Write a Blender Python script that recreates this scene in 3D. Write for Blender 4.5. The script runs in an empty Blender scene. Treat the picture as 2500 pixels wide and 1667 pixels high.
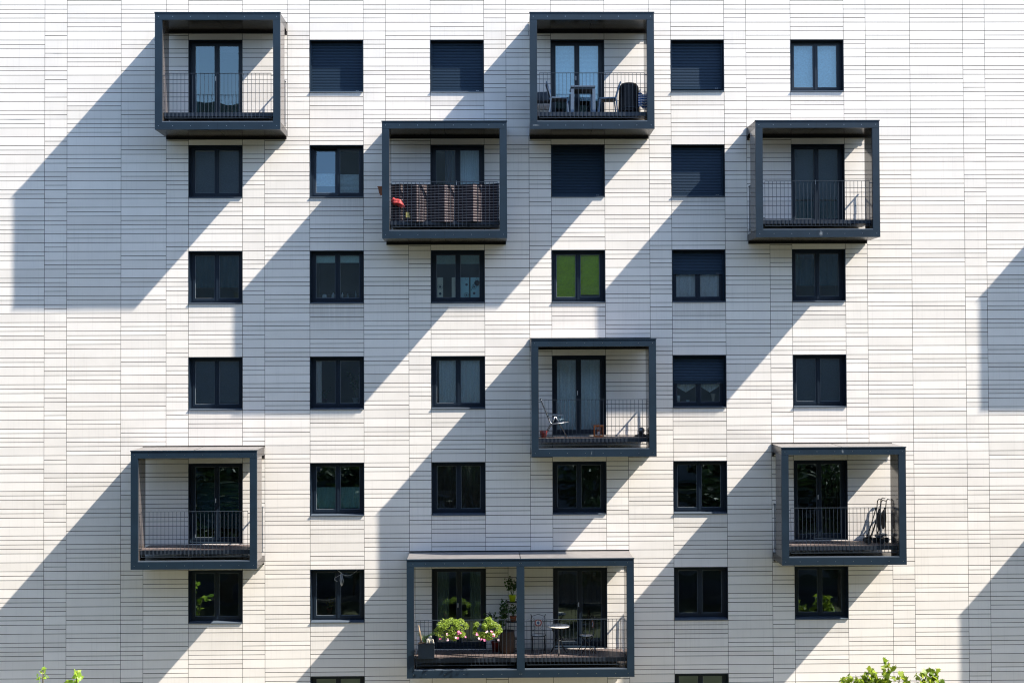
import bpy, bmesh, math, random
from mathutils import Vector, Matrix
R = math.radians
rnd = random.Random(11)
sc = bpy.context.scene
COL = sc.collection

# ---------------------------------------------------------------- camera
FX, YAW, PIT, ROL = 3290.638, 0.014973, 0.0193857, -0.0042988
Z0 = 20.8                                  # height of the top-row window heads above the ground
CAM = Vector((8.2912, -36.9584, Z0 - 9.0201))
cd = bpy.data.cameras.new('camera'); cam = bpy.data.objects.new('camera', cd); COL.objects.link(cam)
cd.sensor_width = 36.0; cd.lens = FX / 2500 * 36; cd.clip_start = 0.2; cd.clip_end = 3000
sy, cy, sp, cp, sr, cr = math.sin(YAW), math.cos(YAW), math.sin(PIT), math.cos(PIT), math.sin(ROL), math.cos(ROL)
fw = Vector((sy * cp, cy * cp, sp)); rt = Vector((cy, -sy, 0)); up = Vector((-sy * sp, -cy * sp, cp))
rt2 = rt * cr + up * sr; up2 = up * cr - rt * sr
mt = Matrix((rt2, up2, -fw)).transposed().to_4x4(); mt.translation = CAM
cam.matrix_world = mt
sc.camera = cam

# ---------------------------------------------------------------- sky and sun
SUN = Vector((4.19, -1.2583, 4.72)).normalized()      # towards the sun
world = bpy.data.worlds.new("World"); sc.world = world; world.use_nodes = True
wn = world.node_tree.nodes; sky = wn.new('ShaderNodeTexSky'); sky.sky_type = 'NISHITA'; sky.sun_disc = False
sky.sun_elevation = math.asin(SUN.z); sky.sun_rotation = math.atan2(SUN.x, SUN.y)
sky.air_density = 1.0; sky.dust_density = 0.6; sky.ozone_density = 1.6; sky.altitude = 100
world.node_tree.links.new(sky.outputs[0], wn['Background'].inputs[0]); wn['Background'].inputs[1].default_value = 0.11
sd = bpy.data.lights.new('sun', 'SUN'); sd.energy = 5.0; sd.angle = R(0.53); sd.color = (1.0, 0.905, 0.78)
so = bpy.data.objects.new('sun', sd); COL.objects.link(so); so.rotation_euler = SUN.to_track_quat('Z', 'Y').to_euler()
so.location = (30, -20, 60)
vs = sc.view_settings; vs.view_transform = 'Standard'; vs.look = 'None'; vs.gamma = 1; vs.exposure = 1.58
sc.cycles.max_bounces = 8; sc.cycles.diffuse_bounces = 4; sc.cycles.glossy_bounces = 4; sc.cycles.transparent_max_bounces = 10
sc.cycles.sample_clamp_indirect = 10.0; sc.cycles.filter_width = 1.15

# ---------------------------------------------------------------- helpers
class MB:
    def __init__(s): s.v = []; s.f = []; s.m = []; s.sm = []
    def face(s, pts, m=0, smooth=False):
        b = len(s.v); s.v += [tuple(p) for p in pts]; s.f.append(tuple(range(b, b + len(pts)))); s.m.append(m); s.sm.append(smooth)
    def box(s, x0, x1, y0, y1, z0, z1, m=0, skip=''):
        b = len(s.v)
        s.v += [(x0,y0,z0),(x1,y0,z0),(x1,y1,z0),(x0,y1,z0),(x0,y0,z1),(x1,y0,z1),(x1,y1,z1),(x0,y1,z1)]
        for k, f in (('b',(0,3,2,1)),('t',(4,5,6,7)),('f',(0,1,5,4)),('r',(1,2,6,5)),('k',(2,3,7,6)),('l',(3,0,4,7))):
            if k in skip: continue
            s.f.append(tuple(b + i for i in f)); s.m.append(m); s.sm.append(False)
    def tube(s, pts, rad, n=6, m=0, cap=True):
        pts = [Vector(p) for p in pts]; k = len(pts)
        if not isinstance(rad, (list, tuple)): rad = [rad] * k
        ref = None; rings = []
        for i in range(k):
            d = (pts[min(i+1,k-1)] - pts[max(i-1,0)])
            if d.length < 1e-9: d = Vector((0,0,1))
            d.normalize()
            if ref is None: ref = d.orthogonal().normalized()
            ref = (ref - d * ref.dot(d))
            ref = ref.normalized() if ref.length > 1e-6 else d.orthogonal().normalized()
            bi = d.cross(ref); b = len(s.v)
            for j in range(n):
                a = 2 * math.pi * j / n
                s.v.append(tuple(pts[i] + (ref * math.cos(a) + bi * math.sin(a)) * rad[i]))
            rings.append(b)
        for i in range(k - 1):
            for j in range(n):
                j2 = (j + 1) % n
                s.f.append((rings[i]+j, rings[i]+j2, rings[i+1]+j2, rings[i+1]+j)); s.m.append(m); s.sm.append(True)
        if cap:
            s.f.append(tuple(rings[0] + j for j in reversed(range(n)))); s.m.append(m); s.sm.append(False)
            s.f.append(tuple(rings[-1] + j for j in range(n))); s.m.append(m); s.sm.append(False)
    def bar(s, a, b, w, t, m=0):
        """rectangular bar from a to b, w across and t thick"""
        a = Vector(a); b = Vector(b); d = (b - a).normalized()
        u = d.cross(Vector((0, 1, 0)));
        if u.length < 1e-3: u = Vector((1, 0, 0))
        u.normalize(); v = d.cross(u)
        q = len(s.v)
        for p in (a, b):
            for (i, j) in ((-1,-1),(1,-1),(1,1),(-1,1)): s.v.append(tuple(p + u * (i * w / 2) + v * (j * t / 2)))
        for f in ((3,2,1,0),(4,5,6,7),(0,1,5,4),(1,2,6,5),(2,3,7,6),(3,0,4,7)):
            s.f.append(tuple(q + i for i in f)); s.m.append(m); s.sm.append(False)
    def lathe(s, prof, c=(0,0,0), n=20, m=0):
        b = len(s.v)
        for (r, z) in prof:
            for j in range(n):
                a = 2 * math.pi * j / n; s.v.append((c[0] + r * math.cos(a), c[1] + r * math.sin(a), c[2] + z))
        for i in range(len(prof) - 1):
            for j in range(n):
                j2 = (j + 1) % n
                s.f.append((b+i*n+j, b+i*n+j2, b+(i+1)*n+j2, b+(i+1)*n+j)); s.m.append(m); s.sm.append(True)
    def grid(s, fn, nu, nv, m=0, smooth=True):
        b = len(s.v)
        for j in range(nv + 1):
            for i in range(nu + 1): s.v.append(tuple(fn(i / nu, j / nv)))
        for j in range(nv):
            for i in range(nu):
                a = b + j * (nu + 1) + i
                s.f.append((a, a + 1, a + nu + 2, a + nu + 1)); s.m.append(m); s.sm.append(smooth)
    def build(s, name, mats, parent=None, loc=None, label=None, rot=None):
        me = bpy.data.meshes.new(name); me.from_pydata(s.v, [], s.f)
        if not isinstance(mats, (list, tuple)): mats = [mats]
        for mm in mats: me.materials.append(mm)
        me.polygons.foreach_set('material_index', s.m); me.polygons.foreach_set('use_smooth', s.sm); me.update()
        o = bpy.data.objects.new(name, me); COL.objects.link(o)
        if parent: o.parent = parent
        if loc: o.location = loc
        if rot: o.rotation_euler = rot
        if label: o['label'] = label
        return o
def empty(name, loc, label, cat, group=None, rot=None):
    o = bpy.data.objects.new(name, None); COL.objects.link(o); o.location = loc; o.empty_display_size = .2
    if rot: o.rotation_euler = rot
    return tag(o, label, cat, group)
def tag(o, label=None, cat=None, group=None, kind=None):
    if label: o['label'] = label
    if cat: o['category'] = cat
    if group: o['group'] = group
    if kind: o['kind'] = kind
    return o
def kids(o): return [c for c in bpy.data.objects if c.parent == o]
def copy_tree(o, parent=None):
    ch = kids(o); c = o.copy(); COL.objects.link(c)
    if parent: c.parent = parent
    for k in ch: copy_tree(k, c)
    return c

# ---------------------------------------------------------------- materials
MATS = {}
def mat(name, col, rough=.5, metal=0, spec=.5, noise=0, nscale=8, bump=0, bscale=20, island=0, trans=0, coat=0, sheen=0, bdist=.01):
    if name in MATS: return MATS[name]
    m = bpy.data.materials.new(name); m.use_nodes = True; nt = m.node_tree; N = nt.nodes; L = nt.links
    b = N['Principled BSDF']; b.inputs['Base Color'].default_value = (*col, 1); b.inputs['Roughness'].default_value = rough
    b.inputs['Metallic'].default_value = metal; b.inputs['Specular IOR Level'].default_value = spec
    if coat: b.inputs['Coat Weight'].default_value = coat; b.inputs['Coat Roughness'].default_value = .05
    if trans: b.inputs['Transmission Weight'].default_value = trans
    tc = N.new('ShaderNodeTexCoord')
    out = None
    if noise or island:
        hsv = N.new('ShaderNodeHueSaturation'); hsv.inputs['Color'].default_value = (*col, 1)
        add = N.new('ShaderNodeMath'); add.operation = 'ADD'; add.inputs[0].default_value = 1; add.inputs[1].default_value = 0
        if noise:
            t = N.new('ShaderNodeTexNoise'); t.inputs['Scale'].default_value = nscale; t.inputs['Detail'].default_value = 5
            L.new(tc.outputs['Object'], t.inputs['Vector'])
            mr = N.new('ShaderNodeMapRange'); mr.inputs['From Min'].default_value = .3; mr.inputs['From Max'].default_value = .7
            mr.inputs['To Min'].default_value = 1 - noise; mr.inputs['To Max'].default_value = 1 + noise
            L.new(t.outputs['Fac'], mr.inputs['Value']); L.new(mr.outputs['Result'], add.inputs[0])
        if island:
            g = N.new('ShaderNodeNewGeometry'); mr2 = N.new('ShaderNodeMapRange')
            mr2.inputs['To Min'].default_value = -island; mr2.inputs['To Max'].default_value = island
            L.new(g.outputs['Random Per Island'], mr2.inputs['Value']); L.new(mr2.outputs['Result'], add.inputs[1])
        L.new(add.outputs[0], hsv.inputs['Value']); L.new(hsv.outputs['Color'], b.inputs['Base Color'])
    if bump:
        t2 = N.new('ShaderNodeTexNoise'); t2.inputs['Scale'].default_value = bscale; t2.inputs['Detail'].default_value = 3
        L.new(tc.outputs['Object'], t2.inputs['Vector'])
        bp = N.new('ShaderNodeBump'); bp.inputs['Strength'].default_value = bump; bp.inputs['Distance'].default_value = bdist
        L.new(t2.outputs['Fac'], bp.inputs['Height']); L.new(bp.outputs['Normal'], b.inputs['Normal'])
    MATS[name] = m; return m

def cladding_mat():
    m = bpy.data.materials.new('fibre_cement'); m.use_nodes = True; nt = m.node_tree; N = nt.nodes; L = nt.links
    b = N['Principled BSDF']; b.inputs['Roughness'].default_value = .48; b.inputs['Specular IOR Level'].default_value = .4
    g = N.new('ShaderNodeNewGeometry'); tc = N.new('ShaderNodeTexCoord')
    # each board its own slight tint
    cr_ = N.new('ShaderNodeValToRGB'); cr_.color_ramp.elements[0].color = (.745, .717, .680, 1); cr_.color_ramp.elements[1].color = (.82, .794, .76, 1)
    L.new(g.outputs['Random Per Island'], cr_.inputs['Fac'])
    # very fine mottling and faint vertical dirt runs
    t = N.new('ShaderNodeTexNoise'); t.inputs['Scale'].default_value = 2.2; t.inputs['Detail'].default_value = 6; L.new(tc.outputs['Object'], t.inputs['Vector'])
    mp = N.new('ShaderNodeMapping'); mp.inputs['Scale'].default_value = (14, 1, .35); L.new(tc.outputs['Object'], mp.inputs['Vector'])
    t2 = N.new('ShaderNodeTexNoise'); t2.inputs['Scale'].default_value = 1.6; t2.inputs['Detail'].default_value = 4; L.new(mp.outputs[0], t2.inputs['Vector'])
    mr = N.new('ShaderNodeMapRange'); mr.inputs['From Min'].default_value = .35; mr.inputs['From Max'].default_value = .7
    mr.inputs['To Min'].default_value = .975; mr.inputs['To Max'].default_value = 1.02; L.new(t.outputs['Fac'], mr.inputs['Value'])
    mr2 = N.new('ShaderNodeMapRange'); mr2.inputs['From Min'].default_value = .55; mr2.inputs['From Max'].default_value = .8
    mr2.inputs['To Min'].default_value = 1.0; mr2.inputs['To Max'].default_value = .90; L.new(t2.outputs['Fac'], mr2.inputs['Value'])
    mu = N.new('ShaderNodeMath'); mu.operation = 'MULTIPLY'; L.new(mr.outputs[0], mu.inputs[0]); L.new(mr2.outputs[0], mu.inputs[1])
    # grime washed off the sills: only in the window columns, fading downwards from each sill
    at = N.new('ShaderNodeAttribute'); at.attribute_name = 'grime'
    mp3 = N.new('ShaderNodeMapping'); mp3.inputs['Scale'].default_value = (22, 1, .5); L.new(tc.outputs['Object'], mp3.inputs['Vector'])
    t3 = N.new('ShaderNodeTexNoise'); t3.inputs['Scale'].default_value = 1.0; t3.inputs['Detail'].default_value = 5; L.new(mp3.outputs[0], t3.inputs['Vector'])
    m3 = N.new('ShaderNodeMath'); m3.operation = 'MULTIPLY'; L.new(at.outputs['Fac'], m3.inputs[0]); L.new(t3.outputs['Fac'], m3.inputs[1])
    m4 = N.new('ShaderNodeMapRange'); m4.inputs['From Min'].default_value = 0; m4.inputs['From Max'].default_value = .7
    m4.inputs['To Min'].default_value = 1; m4.inputs['To Max'].default_value = .72; L.new(m3.outputs[0], m4.inputs['Value'])
    mu2 = N.new('ShaderNodeMath'); mu2.operation = 'MULTIPLY'; L.new(mu.outputs[0], mu2.inputs[0]); L.new(m4.outputs[0], mu2.inputs[1])
    h = N.new('ShaderNodeHueSaturation'); L.new(cr_.outputs['Color'], h.inputs['Color']); L.new(mu2.outputs[0], h.inputs['Value'])
    L.new(h.outputs['Color'], b.inputs['Base Color'])
    return m
M_CLAD = cladding_mat()
M_VOID = mat('membrane', (.014, .011, .010), .9, spec=.1)
M_FRONT = mat('anthracite_panel', (.009, .022, .039), .42, spec=.40, noise=.14, nscale=2.2, bump=.05, bscale=3)
M_SIDE = mat('glossy_anthracite_panel', (.075, .066, .064), .12, spec=.6, noise=.06, nscale=1.3)
M_SOFF = mat('soffit_panel', (.024, .021, .021), .22, spec=.18, noise=.06, nscale=1.3, bump=.1, bscale=1.3)
M_ROOF = mat('roof_sheet', (.15, .145, .145), .36, spec=.5, noise=.12, nscale=4)
M_SCUFF = mat('worn_paint', (.045, .065, .09), .6, noise=.3, nscale=30)
M_SCUFF2 = mat('pale_scuff', (.12, .15, .18), .6, noise=.3, nscale=30)
M_SEAM = mat('seam', (.006, .007, .009), .6, spec=.2)
M_SCREW = mat('steel_screw', (.6, .62, .65), .3, metal=1)
M_FRAME = mat('window_anthracite', (.008, .016, .029), .38, spec=.38)
M_SPACER = mat('spacer_bar', (.20, .23, .26), .4)
M_SILL = mat('sill_aluminium', (.085, .11, .145), .28, spec=.7, coat=.3)
M_SHUT = mat('shutter_slats', (.016, .035, .060), .42, metal=.5)
M_RAIL = mat('galvanised_rail', (.038, .052, .072), .42, spec=.5, metal=.35)
M_DECK = mat('deck_boards', (.095, .076, .073), .6, noise=.3, nscale=9, island=.18)
M_FASC = mat('deck_edge_steel', (.018, .026, .040), .4)
M_ROOM = mat('room_plaster', (.30, .27, .24), .9, spec=.1)
M_WHITE = mat('white_handle', (.75, .76, .76), .35)
M_ALU = mat('brushed_aluminium', (.15, .20, .27), .35, metal=.5)
M_BLACKF = mat('black_tarpaulin', (.010, .010, .014), .7, bump=.4, bscale=9)
M_WICK = mat('grey_mesh_fabric', (.05, .065, .085), .8)

def glass_mat():
    m = bpy.data.materials.new('insulating_glass'); m.use_nodes = True; nt = m.node_tree; N = nt.nodes; L = nt.links
    N.remove(N['Principled BSDF']); out = N['Material Output']
    fr = N.new('ShaderNodeFresnel'); fr.inputs['IOR'].default_value = 1.6
    mr = N.new('ShaderNodeMapRange'); mr.inputs['To Min'].default_value = .115; mr.inputs['To Max'].default_value = 1.0
    L.new(fr.outputs[0], mr.inputs['Value'])
    gl = N.new('ShaderNodeBsdfGlossy'); gl.inputs['Roughness'].default_value = 0.0; gl.inputs['Color'].default_value = (.70, .90, 1, 1)
    tr = N.new('ShaderNodeBsdfTransparent'); tr.inputs['Color'].default_value = (.96, .99, .985, 1)
    mx = N.new('ShaderNodeMixShader'); L.new(mr.outputs[0], mx.inputs[0]); L.new(tr.outputs[0], mx.inputs[1]); L.new(gl.outputs[0], mx.inputs[2])
    L.new(mx.outputs[0], out.inputs['Surface']); return m
M_GLASS = glass_mat()

def cloth(name, col, stripes=None, transl=.18):
    if name in MATS: return MATS[name]
    m = bpy.data.materials.new(name); m.use_nodes = True; nt = m.node_tree; N = nt.nodes; L = nt.links
    N.remove(N['Principled BSDF']); out = N['Material Output']
    d = N.new('ShaderNodeBsdfDiffuse'); t = N.new('ShaderNodeBsdfTranslucent'); mx = N.new('ShaderNodeMixShader'); mx.inputs[0].default_value = transl
    tc = N.new('ShaderNodeTexCoord'); n = N.new('ShaderNodeTexNoise'); n.inputs['Scale'].default_value = 30; L.new(tc.outputs['Object'], n.inputs['Vector'])
    h = N.new('ShaderNodeHueSaturation'); h.inputs['Color'].default_value = (*col, 1)
    mr = N.new('ShaderNodeMapRange'); mr.inputs['To Min'].default_value = .75; mr.inputs['To Max'].default_value = 1.25; L.new(n.outputs['Fac'], mr.inputs['Value']); L.new(mr.outputs[0], h.inputs['Value'])
    src = h.outputs['Color']
    if stripes:
        axis, freq, col2, width = stripes
        sx = N.new('ShaderNodeSeparateXYZ'); L.new(tc.outputs['Object'], sx.inputs[0])
        mm = N.new('ShaderNodeMath'); mm.operation = 'MULTIPLY'; mm.inputs[1].default_value = freq; L.new(sx.outputs[axis], mm.inputs[0])
        fr = N.new('ShaderNodeMath'); fr.operation = 'FRACT'; L.new(mm.outputs[0], fr.inputs[0])
        lt = N.new('ShaderNodeMath'); lt.operation = 'LESS_THAN'; lt.inputs[1].default_value = width; L.new(fr.outputs[0], lt.inputs[0])
        mc = N.new('ShaderNodeMix'); mc.data_type = 'RGBA'; L.new(lt.outputs[0], mc.inputs[0]); L.new(src, mc.inputs[6]); mc.inputs[7].default_value = (*col2, 1)
        src = mc.outputs[2]
    L.new(src, d.inputs[0]); L.new(src, t.inputs[0]); L.new(d.outputs[0], mx.inputs[1]); L.new(t.outputs[0], mx.inputs[2]); L.new(mx.outputs[0], out.inputs['Surface'])
    MATS[name] = m; return m
def leaf_mat(name, c1, c2, transl=.45):
    if name in MATS: return MATS[name]
    m = bpy.data.materials.new(name); m.use_nodes = True; nt = m.node_tree; N = nt.nodes; L = nt.links
    b = N['Principled BSDF']; out = N['Material Output']; g = N.new('ShaderNodeNewGeometry'); r = N.new('ShaderNodeValToRGB')
    r.color_ramp.elements[0].color = (*c1, 1); r.color_ramp.elements[1].color = (*c2, 1); L.new(g.outputs['Random Per Island'], r.inputs['Fac'])
    L.new(r.outputs['Color'], b.inputs['Base Color']); b.inputs['Roughness'].default_value = .42; b.inputs['Specular IOR Level'].default_value = .4
    t = N.new('ShaderNodeBsdfTranslucent'); h = N.new('ShaderNodeHueSaturation'); h.inputs['Value'].default_value = 1.8; h.inputs['Hue'].default_value = .485
    L.new(r.outputs['Color'], h.inputs['Color']); L.new(h.outputs['Color'], t.inputs[0])
    mx = N.new('ShaderNodeMixShader'); mx.inputs[0].default_value = transl; L.new(b.outputs[0], mx.inputs[1]); L.new(t.outputs[0], mx.inputs[2]); L.new(mx.outputs[0], out.inputs['Surface'])
    MATS[name] = m; return m
M_MAPLE = leaf_mat('maple_leaf', (.08, .15, .012), (.25, .33, .035))
M_DARKLEAF = leaf_mat('dark_leaf', (.018, .050, .012), (.05, .11, .02))
M_BELTLEAF = leaf_mat('shade_tree_leaf', (.007, .018, .006), (.020, .042, .012), .25)
M_PETUNIA = leaf_mat('petunia_leaf', (.13, .21, .03), (.30, .40, .07))
M_TWIG = mat('bark', (.09, .07, .05), .9, noise=.3, bump=.5)
M_STEM = mat('green_stem', (.10, .14, .05), .7)

# ================================================================ the building
S = 2.9; P = S / 12; MOD = 3.3139; WW = 1.4742; NW = .6082; MID = MOD - WW - NW; D = 1.2583
TOP, BOT = .4391, 2.6857
SCREEN = 0
building = empty('apartment_building', (8, 0, 0), 'pale apartment block with staggered white boards, dark windows and projecting box balconies', 'building')
BX = 8.0
def bl(o):                                   # parts are authored in world coordinates, the root stands at x = 8
    o.location = Vector(o.location) - Vector((BX, 0, 0)); return o
# which openings there are: (column, storey) -> kind; storeys count downwards from the top row of the photograph
WIN = {(0,0):'door', (1,0):'shut', (2,0):'shut', (3,0):'door', (4,0):'shut', (5,0):'win',
       (0,1):'win', (1,1):'win', (2,1):'door', (3,1):'shut', (4,1):'shut', (5,1):'door',
       (0,2):'win', (1,2):'win', (2,2):'win', (3,2):'win', (4,2):'win', (5,2):'win',
       (0,3):'win', (1,3):'win', (2,3):'win', (3,3):'door', (4,3):'win', (5,3):'win',
       (0,4):'door', (1,4):'win', (2,4):'win', (3,4):'win', (4,4):'win', (5,4):'door',
       (0,5):'win', (1,5):'win', (2,5):'door', (3,5):'door', (4,5):'win', (5,5):'win',
       (1,6):'win', (4,6):'win', (8,1):'door', (8,4):'door'}
def height(kind): return P * (9 if kind == 'door' else 6)
# joints: does the narrow board come first (left) in the gap right of column m, in row i (12 rows per storey)?
def narrow_first(m, i):
    if m == -2: return False
    if m == -1: return i >= 46
    if m == 0: return i >= 11
    if m == 1: return i < 23
    if m == 2: return i < 11 or i >= 58
    if m == 3: return i >= 47
    if m == 4: return i < 23
    if m == 5: return i < 46
    if m == 6: return True
    if m == 7: return i >= 34
    return True
LEFT = {0,3,5,8,9}; RIGHT = {1,3,4,6,8,11}
WCOL = {(0,0):{7,9},(0,1):{6,7,9,11},(0,2):{7,9,10},(0,3):{7,10},(0,5):{6,9,10},
        (1,-1):{7,9},(1,0):{6,7,10,11},(1,1):{7,9,10},(1,2):{6,7,10,11},(1,3):{7,9,10},(1,4):{6,7,10,11},(1,5):{7,9,11},
        (2,-1):{7,10,11},(2,0):{7,9,10},(2,2):{6,7,9,11},(2,3):{7,9,10},(2,4):{6,7,9},
        (3,-1):{7},(3,1):{7,9,10},(3,2):{6,7},(3,4):{6,7,9,10},
        (4,-1):{7,10,11},(4,0):{7,9,10},(4,1):{6,7,9,11},(4,2):{7,9,10},(4,3):{6,7,9,11},(4,4):{7,9,10},(4,5):{6,7,9,11},
        (5,-1):{7,9,10},(5,0):{6,7},(5,2):{6,7,10,11},(5,3):{7,9,10},(5,5):{7,9,10}}
def zr(i): return Z0 - i * P
cl = MB(); grime = []
R0, R1 = -14, 86
def board(x0, x1, z1, z0, g=(0,0)):
    """one board: front sheet and returned edges, a hair out of true like real ones"""
    gx, gz = .0050, .0071
    a0, a1, c0, c1 = x0 + gx, x1 - gx, z0 + gz, z1 - gz
    j = [rnd.uniform(-.0018, .0018) for _ in range(4)]; e = [rnd.uniform(-.0010, .0010) for _ in range(4)]
    b = len(cl.v); T = .012
    nx = 4
    # front as a gently bowed strip so that the light breaks differently on each board
    bow = rnd.uniform(-.0022, .0022)
    for k in range(nx + 1):
        t = k / nx; x = a0 + (a1 - a0) * t; yb = bow * math.sin(math.pi * t)
        cl.v.append((x, (j[0]*(1-t) + j[1]*t) + yb, c0 + e[0]*(1-t) + e[1]*t)); cl.v.append((x, (j[3]*(1-t) + j[2]*t) + yb, c1 + e[3]*(1-t) + e[2]*t))
        grime.extend([g[1], g[0]])
    for k in range(nx):
        q = b + 2 * k; cl.f.append((q, q+2, q+3, q+1)); cl.m.append(0); cl.sm.append(False)
    q = len(cl.v); cl.v += [(a0, T, c0), (a1, T, c0), (a1, T, c1), (a0, T, c1)]; grime.extend([0]*4)
    l, r_ = b, b + 2 * nx
    strip_b = [b + 2 * k for k in range(nx + 1)]; strip_t = [b + 2 * k + 1 for k in range(nx + 1)]
    for f in ((q, q+1) + tuple(reversed(strip_b)), (q+3,) + tuple(strip_t) + (q+2,), (q+1, q+2, r_+1, r_), (q, l, l+1, q+3)):
        cl.f.append(f); cl.m.append(1); cl.sm.append(False)
for m in range(-2, 10):
    for i in range(R0, R1):
        s, r = divmod(i, 12)
        x0 = m * MOD; z1 = zr(i); z0 = zr(i + 1); zm = (z0 + z1) / 2
        k = WIN.get((m, s)); opened = k and r < (9 if k == 'door' else 6)
        if not opened:
            if 0 <= m <= 5: mask = WCOL.get((m, s), {7, 9, 10})
            elif m == -1: mask = {1,2,5,7,9,10}
            elif m == 6: mask = {0,1,4,6,8,9} if s < 5 else {2,5,7,9,10}
            else: mask = {1,2,5,7,9,10}
            if k and r >= 6: ga, gb = max(0, 1 - (r - 6) / 4.0), max(0, 1 - (r - 5) / 4.0)
            else: ga = gb = 0
            dirty = {(1,1):1.0,(1,2):1.0,(4,1):1.0,(4,2):.9,(5,2):.4,(4,0):.5}.get((m, s), .5); ga *= dirty; gb *= dirty
            if r in mask and not (r < 6 and 0 <= m <= 5 and s >= 0 and s < 6 and (m, s) in WIN):
                board(x0, x0 + WW, z1, zm, (ga, (ga+gb)/2)); board(x0, x0 + WW, zm, z0, ((ga+gb)/2, gb))
            else: board(x0, x0 + WW, z1, z0, (ga, gb))
        if m == 9: continue
        nf = narrow_first(m, i); xm = x0 + WW + (NW if nf else MID)
        ml, mr_ = (LEFT, RIGHT) if m != 0 else ({1,3,4,8,9}, {0,3,5,6,8,11})
        for (a, b_, mk) in ((x0 + WW, xm, ml), (xm, x0 + MOD, mr_)):
            if r in mk: board(a, b_, z1, zm); board(a, b_, zm, z0)
            else: board(a, b_, z1, z0)
co = cl.build('cladding', [M_CLAD, mat('board_edge', (.060, .042, .034), .9, spec=.1)], building); bl(co)
ga_ = co.data.attributes.new('grime', 'FLOAT', 'POINT'); ga_.data.foreach_set('value', grime)
# dark membrane and structure behind the boards, with the openings left free
bk = MB(); xL, xR = -2 * MOD, 9 * MOD + WW
ZT, ZB = zr(R0), zr(R1)
for m in range(-2, 10):
    x0 = m * MOD; z = ZT
    for s in range(-1, 7):
        k = WIN.get((m, s))
        if k:
            zt = zr(12 * s); bk.box(x0, x0 + WW, .033, .30, zt, z); z = zt - height(k)
    bk.box(x0, x0 + WW, .033, .30, ZB, z)
    if m < 9: bk.box(x0 + WW, x0 + MOD, .033, .30, ZB, ZT)
bl(bk.build('wall_core', M_VOID, building))
pl = MB(); pl.box(xL, xR, .0, .30, -.2, ZB - .012)
bl(pl.build('plinth', mat('plinth_concrete', (.30, .29, .27), .8, noise=.12, nscale=3, bump=.3), building))
pl = MB(); pl.box(xL - .02, xR + .02, -.04, .5, ZT + .003, ZT + .18); bl(pl.build('parapet_cap', M_SILL, building))
# rooms: slabs, party walls and a rear wall, lit only through the windows
rm = MB(); 
for s in range(-1, 8): zf = zr(12 * s - 2.6); rm.box(xL, xR, .303, 4.6, zf - .12, zf + .12)
for m in range(-2, 10): rm.box(m * MOD - .95, m * MOD - .80, .303, 4.55, ZB, ZT - .05)
rm.box(xL, xR, 4.603, 4.9, -.2, ZT + .1); rm.box(xL - .2, xL - .003, 0, 4.9, -.2, ZT); rm.box(xR + .003, xR + .2, 0, 4.9, -.2, ZT); rm.box(xL, xR, .503, 4.9, ZT + .103, ZT + .25)
bl(rm.build('room_shell', M_ROOM, building))

# ---------------------------------------------------------------- windows and doors
REV = .195
C_NET = cloth('net_curtain', (.86, .96, .98)); C_WHITE = cloth('white_curtain', (.88, .90, .90)); C_GREY = cloth('grey_screen', (.16, .195, .24), transl=.15)
C_DARK = cloth('dark_curtain', (.05, .12, .15)); C_TEAL = cloth('teal_curtain', (.36, .66, .68)); C_GREENP = cloth('green_pleats', (.74, .92, .02), transl=.08)
C_PALE = cloth('pale_blue_blind', (.66, .84, .92), stripes=(2, 28, (.50, .68, .78), .25)); C_BAND = cloth('celadon_blind', (.62, .86, .78))
C_PLEATW = cloth('pale_pleats', (.80, .90, .92)); C_OLIVE = cloth('olive_curtain', (.22, .30, .24))
C_BROWN = cloth('brown_curtain', (.10, .095, .085))
def frame_ring(mb, x0, x1, z0, z1, b, y0, y1, bb=None, bt=None):
    bb = b if bb is None else bb; bt = b if bt is None else bt
    mb.box(x0, x0 + b, y0, y1, z0, z1); mb.box(x1 - b, x1, y0, y1, z0, z1)
    mb.box(x0 + b, x1 - b, y0, y1, z0, z0 + bb); mb.box(x0 + b, x1 - b, y0, y1, z1 - bt, z1)
def curtain(parent, x0, x1, z0, z1, m, name='curtain', amp=.018, waves=7, y=.302, seed=0, label=None):
    q = random.Random(seed); ph = q.uniform(0, 6); c = MB(); n = max(12, int(waves * 8))
    def fn(u, v):
        w = amp * (.6 + .4 * v) * (math.sin(2*math.pi*waves*u + ph) + .35 * math.sin(2*math.pi*waves*2.3*u + 2*ph + v))
        return (x0 + (x1 - x0) * u, y + w, z0 + (z1 - z0) * (1 - v))
    c.grid(fn, n, 5); return c.build(name, m, parent, label=label)
def pleats(parent, x0, x1, z0, z1, m, pitch=.032, y=.285, name='pleated_blind', label=None):
    c = MB(); n = max(2, int((z1 - z0) / pitch) * 2)
    c.grid(lambda u, v: (x0 + (x1 - x0) * u, y + (.008 if int(round(v * n)) % 2 else -.008), z1 - (z1 - z0) * v), 1, n, smooth=False)
    c.box(x0, x1, y - .012, y + .012, z0 - .02, z0); return c.build(name, m, parent, label=label)
def flat(parent, x0, x1, z0, z1, m, y=.40, name='blind', label=None):
    c = MB(); c.box(x0, x1, y, y + .006, z0, z1); return c.build(name, m, parent, label=label)
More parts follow.
